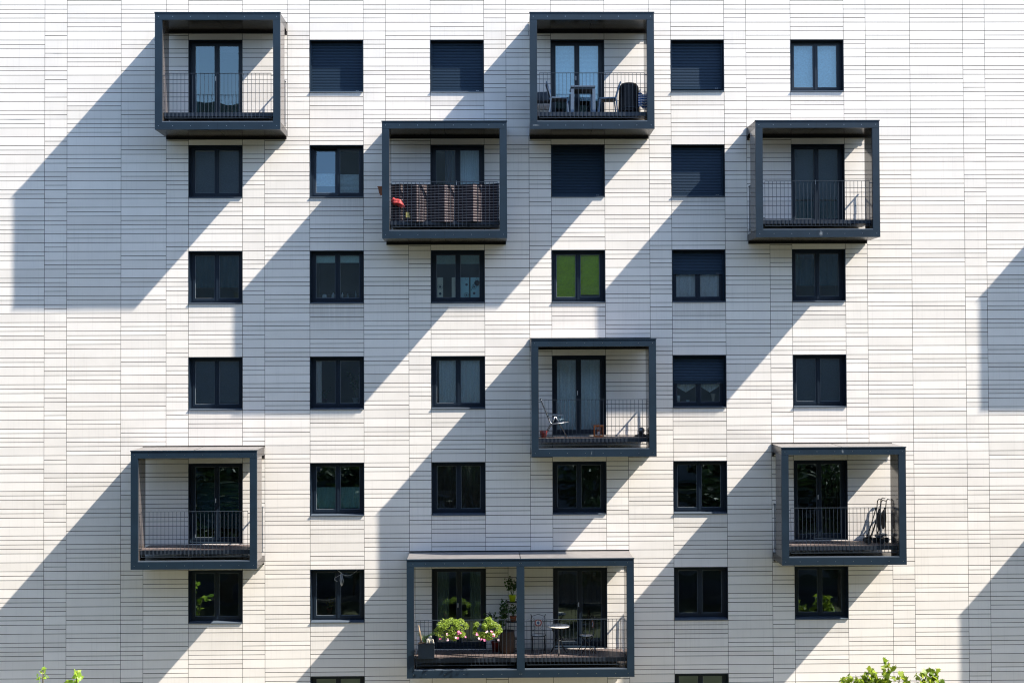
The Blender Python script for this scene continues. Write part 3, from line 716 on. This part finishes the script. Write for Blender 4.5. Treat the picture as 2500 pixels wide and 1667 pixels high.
# folded trolleys
def trolley(loc, rot, label):
    t = empty('folded_stroller', loc, label, 'stroller', 'folded strollers on the balcony', (0, 0, R(rot)))
    for sy_ in (-.17, .17):
        q = MB(); q.tube([(-.34, sy_, .10), (-.22, sy_, .40), (-.10, sy_, .80), (-.06, sy_, .95)], .015, 8); q.build('long_tube', M_IRON, t)
        q = MB(); q.tube([(-.04, sy_, .09), (-.05, sy_, .55), (-.04, sy_, .92), (-.02, sy_, 1.12), (.02, sy_, 1.17), (.10, sy_, 1.15)], .014, 8); q.build('handle', M_IRON, t)
        for (wx, wz) in ((-.36, .07), (-.02, .07)):
            for o in (-.022, .022):
                q = MB(); q.tube([(wx, sy_ + o - .012, wz), (wx, sy_ + o + .012, wz)], .07, 18); q.build('wheel', M_RUBBER, t)
    q = MB(); q.tube([(-.36, -.2, .07), (-.36, .2, .07)], .008, 6); q.build('front_axle', M_CHROME, t)
    q = MB(); q.tube([(-.02, -.2, .07), (-.02, .2, .07)], .008, 6); q.build('rear_axle', M_CHROME, t)
    q = MB()
    def bag(u, v):
        a = 2*math.pi*u; k = math.sin(math.pi * min(.985, max(.015, v))) ** .35
        return (-.01 - .03*v + .045 * k * math.cos(a) * (1 + .2*math.sin(4*v)), .13 * k * math.sin(a), .34 + .52 * (1 - v))
    q.grid(bag, 20, 14); q.build('folded_seat', M_BLACKF, t)
    q = MB(); q.box(-.12, .02, -.14, .14, .16, .22); q.build('basket', M_WICK, t)
    return t
trolley(spot(xF2, 4, 2.82, -.55), 0, 'folded black stroller with small wheels in full view on a balcony')
trolley(spot(xF2, 4, 3.02, -.26), 8, 'folded black stroller behind another one, half hidden by the balcony post')

# ---------------------------------------------------------------- leaves
def blob_leaves(mb, c, rad, n, size, q, shape='leaf', m=0, squash=(1,1,1), shell=.45):
    for _ in range(n):
        while True:
            p = Vector((q.uniform(-1,1), q.uniform(-1,1), q.uniform(-1,1)))
            if shell < p.length <= 1: break
        p = Vector((p.x * squash[0], p.y * squash[1], p.z * squash[2])) * rad + Vector(c)
        leaf(mb, p, size * q.uniform(.65, 1.25), q, shape, m)
MAPLE = [(0,0),(.10,.06),(.34,-.04),(.28,.10),(.52,.16),(.40,.30),(.50,.48),(.30,.44),(.26,.58),(.12,.66),(.06,.86),(0,1.02)]
def leaf(mb, p, s, q, shape='leaf', m=0, up_=None):
    n = Vector((q.gauss(0, .8), q.gauss(-.25, .8), q.gauss(.55, .6))).normalized() if up_ is None else up_
    a = n.orthogonal().normalized(); a = Matrix.Rotation(q.uniform(0, 6.28), 3, n) @ a; b = n.cross(a)
    if shape == 'maple':
        pts = [(x, y) for x, y in MAPLE] + [(-x, y) for x, y in reversed(MAPLE[1:-1])]
        cur = q.uniform(-.25, .25)
        mb.face([p + a * x * s + b * (y - .4) * s + n * (cur * x * x * s + .1 * (y - .4) ** 2 * s) for x, y in pts], m)
    else:
        w = .30 if shape == 'leaf' else .16
        mb.face([p - b * .5 * s, p + a * w * s - b * .08 * s, p + a * w * .8 * s + b * .22 * s, p + b * .5 * s + n * .08 * s, p - a * w * .8 * s + b * .22 * s, p - a * w * s - b * .08 * s], m)
# petunia boxes
def petunias(x, w, seed, label):
    q = random.Random(seed); t = empty('flower_box', (xCD + x, -D - .06, zr(60) - 1.42), label, 'flower box', 'flower boxes hanging on the double balcony railing')
    b = MB(); b.box(-w/2 + .12, w/2 - .12, -.075, .075, -.02, .14); b.box(-w/2 + .105, w/2 - .105, -.09, .09, .14, .16); b.build('trough', M_PLANTER, t)
    for hx in (-.2, .2):
        h = MB(); h.box(hx - .01, hx + .01, .09, .155, .10, .108); h.box(hx - .01, hx + .01, .145, .152, .108, .262); h.build('hook', M_IRON, t)
    f = MB()
    for k in range(30):
        a = q.uniform(0, 6.28); rr = q.uniform(.0, 1) ** .5; cx = rr * math.cos(a) * w * .44; cz = .08 + rr * math.sin(a) * .24 - .10 * abs(cx / w)
        blob_leaves(f, (cx, q.uniform(-.13, .03), cz), q.uniform(.07, .12), 170, .036, q)
    for k in range(7):
        cx = q.uniform(-w * .4, w * .4); L2 = q.uniform(.10, .22)
        for i in range(26): leaf(f, Vector((cx + .04 * math.sin(i*.4 + k) , -.12 - q.uniform(0, .06), -.02 - L2 * i / 30)) + Vector((q.uniform(-.03,.03), 0, 0)), .034, q)
    f.build('foliage', M_PETUNIA, t)
    fl = MB()
    for k in range(9):
        p = Vector((q.uniform(-w*.46, w*.46), -.20 + q.uniform(-.03, .03), q.uniform(-.22, .04))); mm = 0 if q.random() < .65 else 1
        for r_ in range(4):
            pp = p + Vector((q.uniform(-.022, .022), q.uniform(-.012, .012), q.uniform(-.022, .022))); nn = Vector((q.gauss(0, .3), -1, q.gauss(.3, .3))).normalized(); a = nn.orthogonal().normalized(); bb = nn.cross(a)
            fl.face([pp + (a * math.cos(i*1.2566/2) + bb * math.sin(i*1.2566/2)) * (.024 if i % 2 else .016) for i in range(10)], mm)
    fl.build('blossoms', [M_PINK, M_PALEP], t)
    return t
petunias(1.16, .95, 3, 'larger box of bright leaves and pink flowers on the left of the railing')
petunias(2.13, .78, 4, 'smaller box of bright leaves and pink flowers nearer the middle post')
# slate planter with shells, cactus and driftwood
t = empty('planter_box', spot(xCD, 5, .50, -1.0), 'dark slate planter with pale cacti and driftwood in the balcony corner', 'planter')
q = MB(); q.box(-.21, .21, -.14, .14, 0, .37); q.box(-.22, .22, -.15, .15, .345, .38); q.build('planter', M_PLANTER, t)
q = MB(); q.box(-.2, .2, -.13, .13, .381, .395); q.build('soil', M_SOIL, t)
for (x, y, h_, r_) in ((.03, -.05, .13, .035), (.12, -.02, .20, .032), (.17, -.06, .12, .028), (.05, .05, .11, .03)):
    q = MB(); q.lathe([(r_, .39), (r_ * 1.1, .39 + h_*.5), (r_*.8, .39 + h_*.85), (0, .39 + h_)], (x, y, 0), 12); q.build('cactus', M_CACT, t)
q = MB(); q.tube([(-.14, 0, .38), (-.16, .02, .6), (-.20, .0, .86)], [.03, .022, .008], 7); q.build('driftwood', M_WOOD, t)
q = MB(); rq = random.Random(5)
for k in range(46):
    a = rq.uniform(-.9, .9); q.tube([(-.04 + rq.uniform(-.03,.03), .05, .39), (-.04 + .12*a, .07, .56), (-.02 + .30*a, .08, .62 + rq.uniform(-.06, .08))], [.006, .005, .001], 4)
q.build('grass_tuft', M_DARKLEAF, t)
# plant stand with pots
t = empty('plant_stand', spot(xCD, 5, 2.80, -.30), 'black iron plant stand beside the middle post of the double balcony', 'plant stand')
for (z, w) in ((.35, .2), (.80, .18), (1.33, .15)): q = MB(); q.box(-w, w, -.13, .13, z, z + .012); q.build('shelf', M_IRON, t)
for a in (-.2, .2):
    for b_ in (-.12, .12): q = MB(); q.tube([(a, b_, 0), (a * .9, b_, .8), (a * .7, b_, 1.38)], .008, 6); q.build('leg', M_IRON, t)
bs = Vector(t.location)
def potted(p, potm, r_, h_, lm, seed, n, rad, size, label, up_=.25, shape='leaf'):
    t = empty('potted_plant', p, label, 'potted plant'); q = MB(); q.lathe([(0, 0), (r_*.72, 0), (r_, h_), (r_*1.06, h_), (r_*1.06, h_+.012), (r_*.9, h_+.012), (r_*.88, h_-.01), (0, h_-.01)], n=18); q.build('pot', potm, t)
    f = MB(); rq = random.Random(seed); 
    for k in range(9):
        e = Vector((rq.uniform(-rad, rad), rq.uniform(-rad*.7, rad*.7), h_ + up_ + rq.uniform(-.3, 1) * rad)); m_ = Vector((0, 0, h_)) * .5 + e * .5 + Vector((0, 0, .04))
        f.tube([(0, 0, h_ - .01), m_, e], [.006, .004, .002], 4, 1)
        for i in range(n // 9):
            tt = rq.uniform(.4, 1.1); pt = Vector((0,0,h_)).lerp(e, tt) + Vector((rq.gauss(0,.03), rq.gauss(0,.03), rq.gauss(0,.03))); leaf(f, pt, size * rq.uniform(.6, 1.2), rq, shape)
    f.build('foliage', [lm, M_STEM], t); return t
potted(bs + Vector((.0, 0, 1.345)), M_LIME, .10, .17, M_DARKLEAF, 21, 200, .19, .075, 'plant in a lime green pot on the highest shelf', .30)
potted(bs + Vector((.02, 0, .815)), M_TERRA, .09, .13, M_DARKLEAF, 22, 130, .16, .06, 'plant in a terracotta pot on the middle shelf of the stand', .18)
potted(spot(xCD, 5, 2.36, -.28), M_DRED, .14, .26, M_DARKLEAF, 23, 300, .28, .10, 'large leafy plant standing on the floor left of the plant stand', .75)
q = MB(); q.lathe([(0, 0), (.20, 0), (.22, .3), (.19, .55), (.21, .58), (.17, .58), (.16, .5), (0, .5)], n=22)
tag(q.build('wicker_basket', M_BASKET, None, spot(xCD, 5, 2.66, -.40)), 'tall brown wicker basket near the middle post', 'basket')
# bistro set
def bistro_chair(loc, rot, label):
    t = empty('bistro_chair', loc, label, 'chair', 'bistro chairs on the double balcony', (0, 0, R(rot)))      # faces -y
    q = MB(); q.lathe([(0, .455), (.19, .455), (.19, .47), (0, .47)], n=20); q.build('seat', M_STONE, t)
    q = MB(); q.lathe([(.19, .448), (.205, .448), (.205, .476), (.19, .476), (.19, .448)], n=20); q.build('seat_rim', M_IRON, t)
    for s_ in (-1, 1):
        q = MB(); q.tube([(s_*.19, -.20, 0), (s_*.18, .02, .28), (s_*.18, .16, .50), (s_*.18, .20, .94), (s_*.20, .20, .99)], .012, 6); q.build('rear_upright', M_IRON, t)
        q = MB(); q.tube([(s_*.16, .22, 0), (s_*.16, .04, .26), (s_*.16, -.17, .455)], .012, 6); q.build('cross_leg', M_IRON, t)
    q = MB(); q.tube([(-.18, .20, .93), (0, .20, .99), (.18, .20, .93)], .008, 6); q.tube([(-.18, .19, .54), (.18, .19, .54)], .007, 6)
    for s_ in (-1, 1):
        q.tube([(s_*.16, .2, .90), (s_*.10, .2, .86), (s_*.15, .2, .78), (s_*.12, .2, .66), (s_*.05, .2, .60), (s_*.14, .2, .56)], .005, 5)
    q.build('backrest', M_IRON, t)
    q = MB(); n = 24
    for (r0, r1, mm, yy) in ((0, .035, 2, -.006), (.035, .068, 0, -.004), (.068, .102, 1, -.002)):
        for i in range(n):
            a0, a1 = 2*math.pi*i/n, 2*math.pi*(i+1)/n
            pts = [(r0*math.cos(a0), .19+yy, .76 + r0*math.sin(a0)), (r1*math.cos(a0), .19+yy, .76 + r1*math.sin(a0)), (r1*math.cos(a1), .19+yy, .76 + r1*math.sin(a1)), (r0*math.cos(a1), .19+yy, .76 + r0*math.sin(a1))]
            q.face(pts if r0 > 0 else pts[1:], mm)
    q.lathe([(0, 0)], n=3) if False else None
    q.build('mosaic_medallion', [M_STONE, M_MOSR, M_MOSB], t)
    return t
bistro_chair(spot(xCD, 5, 3.50, -.42), 0, 'iron bistro chair with its round red and blue mosaic back facing out')
bistro_chair(spot(xCD, 5, 4.78, -.52), 78, 'iron bistro chair seen from the side, right of the mosaic table') .rotation_euler = (0, 0, R(-78))
t = empty('bistro_table', spot(xCD, 5, 4.03, -.66), 'round pale mosaic table on curved black legs', 'table')
q = MB(); q.lathe([(0, .745), (.285, .745), (.285, .755), (0, .755)], n=36); q.build('mosaic_top', M_STONE, t)
q = MB(); q.lathe([(.286, .735), (.30, .735), (.30, .758), (.286, .758), (.286, .735)], n=36); q.build('rim', M_STONE, t)
for k in range(3):
    a = 2*math.pi*k/3 + .5; c_, s_ = math.cos(a), math.sin(a)
    q = MB(); q.tube([(.24*c_, .24*s_, .735), (.16*c_, .16*s_, .60), (.07*c_, .07*s_, .40), (.08*c_, .08*s_, .28), (.20*c_, .20*s_, .08), (.27*c_, .27*s_, .0)], .018, 7); q.build('leg', M_IRON, t)
q = MB(); q.lathe([(.07, .36), (.085, .36), (.085, .385), (.07, .385), (.07, .36)], n=18); q.build('collar', M_IRON, t)

# ---------------------------------------------------------------- things inside the windows
def sill_z(s): return zr(12 * s) - P * 6 + .17
def bottle(x, s, h_, r_, m, label, grp='bottles on the kitchen window sill', y=.34):
    q = MB(); q.lathe([(0, 0), (r_, 0), (r_, h_*.55), (r_*.85, h_*.66), (r_*.3, h_*.8), (r_*.3, h_), (0, h_)], n=14)
    return tag(q.build('bottle', m, None, (x, y, sill_z(s))), label, 'bottle', grp)
M_PB = mat('pale_plastic', (.80, .92, .95), .35); M_GRN = mat('grey_plastic', (.28, .36, .42), .4)
q = MB(); q.lathe([(0, 0), (.06, 0), (.07, .05), (.05, .10), (0, .11)], n=16); tag(q.build('bowl', M_PB, None, (MOD + .36, .35, sill_z(2))), 'pale rounded bowl on the sill of the third row window', 'bowl')
bottle(MOD + .60, 2, .15, .05, M_PB, 'pale squat bottle just left of the middle of the window')
bottle(MOD + .85, 2, .15, .03, M_PB, 'pale slim bottle just right of the middle of the window')
bottle(MOD + 1.0, 2, .12, .035, M_GRN, 'small grey bottle in the right pane of the kitchen window')
bottle(MOD + 1.22, 2, .20, .02, M_GRN, 'thin tall grey bottle at the right end of the kitchen sill')
# C3: patterned sliding panels and a hanging pan
M_PANELG = mat('printed_panel_pale', (.86, .88, .70), .7); M_PANELB = mat('printed_panel_blue', (.52, .88, .90), .7); M_INK = mat('print_ink', (.10, .12, .12), .7)
def printed(x0, x1, z0, z1, m, dots, label):
    q = MB(); q.box(x0, x1, .325, .331, z0, z1)
    for (cx, cz, r0, r1) in dots:
        n = 20
        for i in range(n):
            a0, a1 = 2*math.pi*i/n, 2*math.pi*(i+1)/n
            pts = [(cx + r*math.cos(a),   .3235, cz + r*math.sin(a)) for (r, a) in ((r0, a0), (r1, a0), (r1, a1), (r0, a1))]
            if min(p[0] for p in pts) > x0 and max(p[0] for p in pts) < x1: q.face(pts if r0 > 0 else pts[1:], 1)
    tag(q.build('curtain_panel', [m, M_INK], None, None), label, 'curtain', 'printed panels in the kitchen window')
zz = sill_z(2); xw = 2 * MOD
dd = lambda cx, cz: [(cx, cz, .058, .066), (cx, cz, .036, .041), (cx, cz, 0, .024)]
printed(xw + .16, xw + .32, zz, zz + .56, M_PANELG, [(xw + .24, zz + .30, .064, .070), (xw + .24, zz + .30, .036, .041), (xw + .24, zz + .30, 0, .03), (xw + .24, zz + .11, 0, .036)], 'leftmost pale panel printed with circles in the kitchen window')
printed(xw + .56, xw + .66, zz, zz + .56, M_PANELG, [], 'narrow pale panel beside the window mullion')
printed(xw + .80, xw + 1.04, zz, zz + .56, M_PANELB, dd(xw + .97, zz + .07) + [(xw + .97, zz + .36, 0, .036), (xw + .97, zz + .52, .03, .035)], 'blue panel printed with circles just right of the mullion')
printed(xw + 1.08, xw + 1.38, zz, zz + .56, M_PANELB, dd(xw + 1.18, zz + .30) + [(xw + 1.18, zz + .12, 0, .036)], 'blue panel printed with circles behind the hanging pan')
q = MB(); q.lathe([(0, -.012), (.068, -.012), (.075, .012), (0, .012)], n=20)
for f_ in (0,): pass
pan = q.build('pan', M_IRON, None, (xw + 1.26, .302, zz + .40), rot=(R(90), 0, 0)); tag(pan, 'round black pan hanging in front of the blue panel', 'pan')
q = MB(); q.tube([(xw + 1.10, .31, zz + .2), (xw + 1.25, .31, zz + .56), (xw + 1.36, .31, zz + .22)], .004, 5); tag(q.build('hanging_cord', M_IRON), 'thin dark cord running up over the black pan', 'cord')
# B4 plants, E4 vases, B6 plant and garland
potted((MOD + 1.18, .62, sill_z(3)), M_PB, .09, .12, M_DARKLEAF, 31, 160, .16, .07, 'leafy plant in a pale pot behind the right pane', .65)
potted((MOD + .34, .60, sill_z(3)), M_DRED, .07, .10, M_DARKLEAF, 32, 90, .12, .05, 'small plant on the sill behind the left pane beside the pale curtain', .15)
q = MB(); q.lathe([(0, 0), (.045, 0), (.045, .19), (.03, .20), (0, .20)], n=14); tag(q.build('vase', M_PB, None, (4*MOD + .20, .34, sill_z(3) - .03)), 'pale straight vase at the left end under the half lowered shutter', 'vase')
q = MB(); q.lathe([(0, 0), (.04, 0), (.035, .08), (.07, .24), (0, .24)], n=14); tag(q.build('vase', mat('beige_glaze', (.5, .44, .34), .5), None, (4*MOD + 1.16, .34, sill_z(3) - .03)), 'beige flared vase at the right end under the half lowered shutter', 'vase')
q = MB(); q.lathe([(0, 0), (.05, 0), (.05, .07), (0, .07)], n=14); tag(q.build('cup', M_PB, None, (4*MOD + .46, .34, sill_z(3) - .03)), 'pale cup beside the straight vase', 'cup')
potted((MOD + .46, .55, sill_z(5)), M_TERRA, .08, .12, leaf_mat('gold_leaf', (.30, .22, .02), (.20, .22, .03)), 33, 120, .14, .06, 'yellowish plant behind the left pane of the garland window', .18)
q = MB(); zt6 = zr(60) - .045
q.tube([(MOD + .72 + .56 * t_, .10, zt6 - .16 * math.sin(math.pi * t_) + .02) for t_ in [i / 12 for i in range(13)]], .003, 5)
q.tube([(MOD + .74 + .10 * math.sin(3.1 * t_ * 2), .10, zt6 - .30 * t_) for t_ in [i / 10 for i in range(11)]], .003, 5)
for dx in (-.01, .0, .012): q.tube([(MOD + .83 + dx * 2, .10, zt6 - .10), (MOD + .84 + dx * 4, .10, zt6 - .28), (MOD + .845 + dx, .10, zt6 - .42)], [.003, .005, .002], 5)
tag(q.build('garland', M_WHITE), 'pale string garland with a tassel drooping across the top of a dark window', 'garland')

# ================================================================ trees
def tree(loc, h, rad, seed, leafm, n, size, shape, label, trunk_r=.09, blobs=16, group=None, zc=.68, sq=.8, name='tree'):
    q = random.Random(seed); t = empty(name, loc, label, 'tree', group)
    tr = MB(); top = Vector((q.uniform(-.2, .2), q.uniform(-.2, .2), h * .93)); pts = [Vector((0, 0, -.05))]
    for i in range(1, 7): f = i / 6; pts.append(Vector((top.x * f + .06 * math.sin(3*f + seed), top.y * f, top.z * f)))
    tr.tube(pts, [trunk_r * (1 - .86 * i / 6) for i in range(7)], 9)
    cents = []
    for k in range(blobs):
        a = k * 2.4 + q.uniform(-.4, .4); zf = q.uniform(.42, .97); z = h * zf
        rr = rad * math.sin(math.pi * min(.93, max(.12, (zf - .34) / .66))) ** .7 * q.uniform(.45, 1)
        c = Vector((math.cos(a) * rr, math.sin(a) * rr, z)); cents.append((c, q.uniform(.26, .46) * rad))
        st = pts[min(5, int(zf * .72 * 6))]; mid_ = st.lerp(c, .55) + Vector((0, 0, -.05 * rad)); tr.tube([st, mid_, c], [trunk_r * .38, trunk_r * .2, trunk_r * .06], 6)
    tr.build('trunk', M_TWIG, t)
    cr2 = MB()
    for c, r_ in cents: blob_leaves(cr2, c, r_, n // blobs, size, q, shape, squash=(1, 1, sq), shell=.25)
    cr2.build('crown', leafm, t); return t
def young_maple(loc, tips, seed, label, leafm, size, shape='maple', per=34, spread=.34, twig=.014, name='maple_tree'):
    """tree whose leading shoots are given one by one: (dx, dy, z, radius)"""
    q = random.Random(seed); t = empty(name, loc, label, 'tree'); tr = MB(); H = max(z for _, _, z, _ in tips)
    tr.tube([(0, 0, -.05), (.03, 0, H * .3), (0, .02, H * .62)], [.09, .07, .04], 9)
    f = MB()
    for (dx, dy, z, r_) in tips:
        b0 = Vector((0, 0, H * q.uniform(.42, .62))); e = Vector((dx, dy, z)); mid_ = b0.lerp(e, .5) + Vector((dx * .12, 0, -.08))
        tr.tube([b0, mid_, e.lerp(mid_, .2), e], [.03, .02, twig, .005], 6)
        for k in range(per):
            tt = q.uniform(.35, 1.0) ** .8; p = b0.lerp(e, tt); off = Vector((q.gauss(0, 1), q.gauss(0, 1), q.gauss(0, .8))).normalized() * r_ * q.uniform(.2, 1) * (1.15 - .55 * tt)
            p2 = p + off; tr.tube([p, p2], [.004, .002], 4, cap=False)
            for _ in range(3): leaf(f, p2 + Vector((q.gauss(0, .05), q.gauss(0, .05), q.gauss(0, .04))), size * q.uniform(.7, 1.25), q, shape)
    tr.build('trunk', M_TWIG, t); f.build('crown', leafm, t); return t
# right: two leading groups of a maple reaching into the frame
young_maple((17.6, -5.0, 0), [(-.98, .1, 4.36, .26), (-.72, 0, 4.48, .24), (-.42, 0, 4.50, .26), (-.26, .1, 4.62, .24), (.06, 0, 4.78, .26), (.30, -.1, 4.52, .24), (.50, 0, 4.28, .26), (0, .2, 4.25, .3), (1.02, 0, 4.62, .22), (1.26, .1, 4.52, .20), (1.38, 0, 4.30, .2), (.98, .0, 4.26, .24), (-.7, 0, 4.10, .3), (.6, .2, 3.95, .4), (1.4, 0, 3.95, .3), (0, -.3, 3.8, .6), (-.6, -.2, 3.6, .6), (.9, -.2, 3.6, .6)], 8,
            'young maple with lobed bright leaves, its top just showing at the lower right', M_MAPLE, .14, per=36)
young_maple((-1.75, -6.0, 0), [(-.22, 0, 5.00, .15), (.60, 0, 4.92, .15), (-.4, .1, 4.6, .16), (.45, .1, 4.55, .2), (.1, 0, 4.4, .3), (.8, 0, 4.45, .25)], 9,
            'slender young tree whose leafy shoot tips just show at the lower left', leaf_mat('spring_leaf', (.16, .30, .03), (.32, .46, .06)), .16, 'leaf', per=20, name='young_tree')
# trees on the lawn between the two blocks, mirrored in the lower windows
lab = ['broad dark tree on the lawn in front of the opposite block', 'round dark tree near the road before the opposite block', 'tall dark tree at the far side of the lawn']
spots_ = [(-7, -24, 0), (-1.5, -27, 1), (3.5, -25.5, 2), (13.5, -25, 0), (19, -27.5, 1), (24.5, -24.5, 2), (30, -27, 0), (-13, -27, 1), (8.6, -28.5, 1)]
proto = None
for i, (x, y, k) in enumerate(spots_):
    if proto is None:
        proto = tree((x, y, 0), 6.0, 2.3, 40, M_BELTLEAF, 7000, .20, 'leaf', lab[0], trunk_r=.14, blobs=26, group='trees on the lawn before the opposite block'); o = proto
    else:
        o = copy_tree(proto); o.location = (x, y, 0); o.rotation_euler = (0, 0, i * 1.3); s_ = (.95, 1.06, 1.12, .9, 1.0, 1.15, .92, 1.05, .86)[i]; o.scale = (s_, s_, s_)
    o['label'] = 'dark round-crowned tree on the lawn facing the balcony block'
belt = None
for i in range(11):
    x = -24 + i * 6.4; y = -31.5 + (.8 if i % 2 else -.6)
    if belt is None: belt = tree((x, y, 0), 8.2, 3.6, 77, M_BELTLEAF, 9000, .28, 'leaf', 'x', trunk_r=.2, blobs=30, group='tall trees in front of the opposite block'); o = belt
    else: o = copy_tree(belt); o.location = (x, y, 0); o.rotation_euler = (0, 0, i * 1.9); k_ = (1, .94, 1.02, .9, .98, 1.03)[i % 6] * (.9 if abs(x - 8.3) < 7 else 1); o.scale = (k_, k_, k_)
    o['label'] = 'tall dark tree standing close in front of the brown opposite block'
# ================================================================ the block opposite (seen in the glass)
M_OPW = mat('brown_siding', (.17, .172, .175), .8, noise=.15, nscale=2)
opp = empty('opposite_block', (8, -40, 0), 'long brown apartment block on the far side of the lawn', 'building')
def ob(o): o.location = Vector(o.location) - Vector((8, -40, 0)); return o
q = MB(); q.box(-60, 80, -54, -39.5, -.1, 26.1); ob(q.build('wall', M_OPW, opp))
q = MB(); q.box(-60.4, 80.4, -54.4, -39.1, 26.103, 27.1); ob(q.build('roof_edge', mat('teal_roof_edge', (.06, .10, .10), .6), opp))
q = MB(); q.box(0, 1.6, -.06, -.002, 0, 1.5); wproto = None; wm = mat('opposite_glass', (.02, .025, .03), .08, spec=.8)
k = 0
for fl_ in range(8):
    for i in range(12):
        x = -34 + i * 7.0 + (2.0 if fl_ % 2 else 0)
        if wproto is None: wproto = q.build('window', wm, opp); o = wproto
        else: o = wproto.copy(); COL.objects.link(o); o.parent = opp
        o.location = Vector((x, -39.44 + .0, 2.0 + fl_ * 3.1)) - Vector((8, -40, 0))

# ================================================================ ground and the setting opposite
g = MB(); g.face([(-400, -400, 0), (400, -400, 0), (400, 400, 0), (-400, 400, 0)])
lawn = mat('lawn', (.070, .072, .040), .9, spec=.2, noise=.25, nscale=.8, bump=.6, bscale=30)
tag(g.build('ground', lawn), kind='structure')
g = MB(); g.box(-30, 50, -2.2, -.5, -.1, .012); tag(g.build('path', mat('gravel_strip', (.34, .31, .27), .9, noise=.12, nscale=3)), kind='structure')
g = MB(); g.box(-60, 80, -36, -30, -.1, .02); tag(g.build('road', mat('asphalt', (.06, .06, .06), .85, noise=.15, nscale=2)), kind='structure')
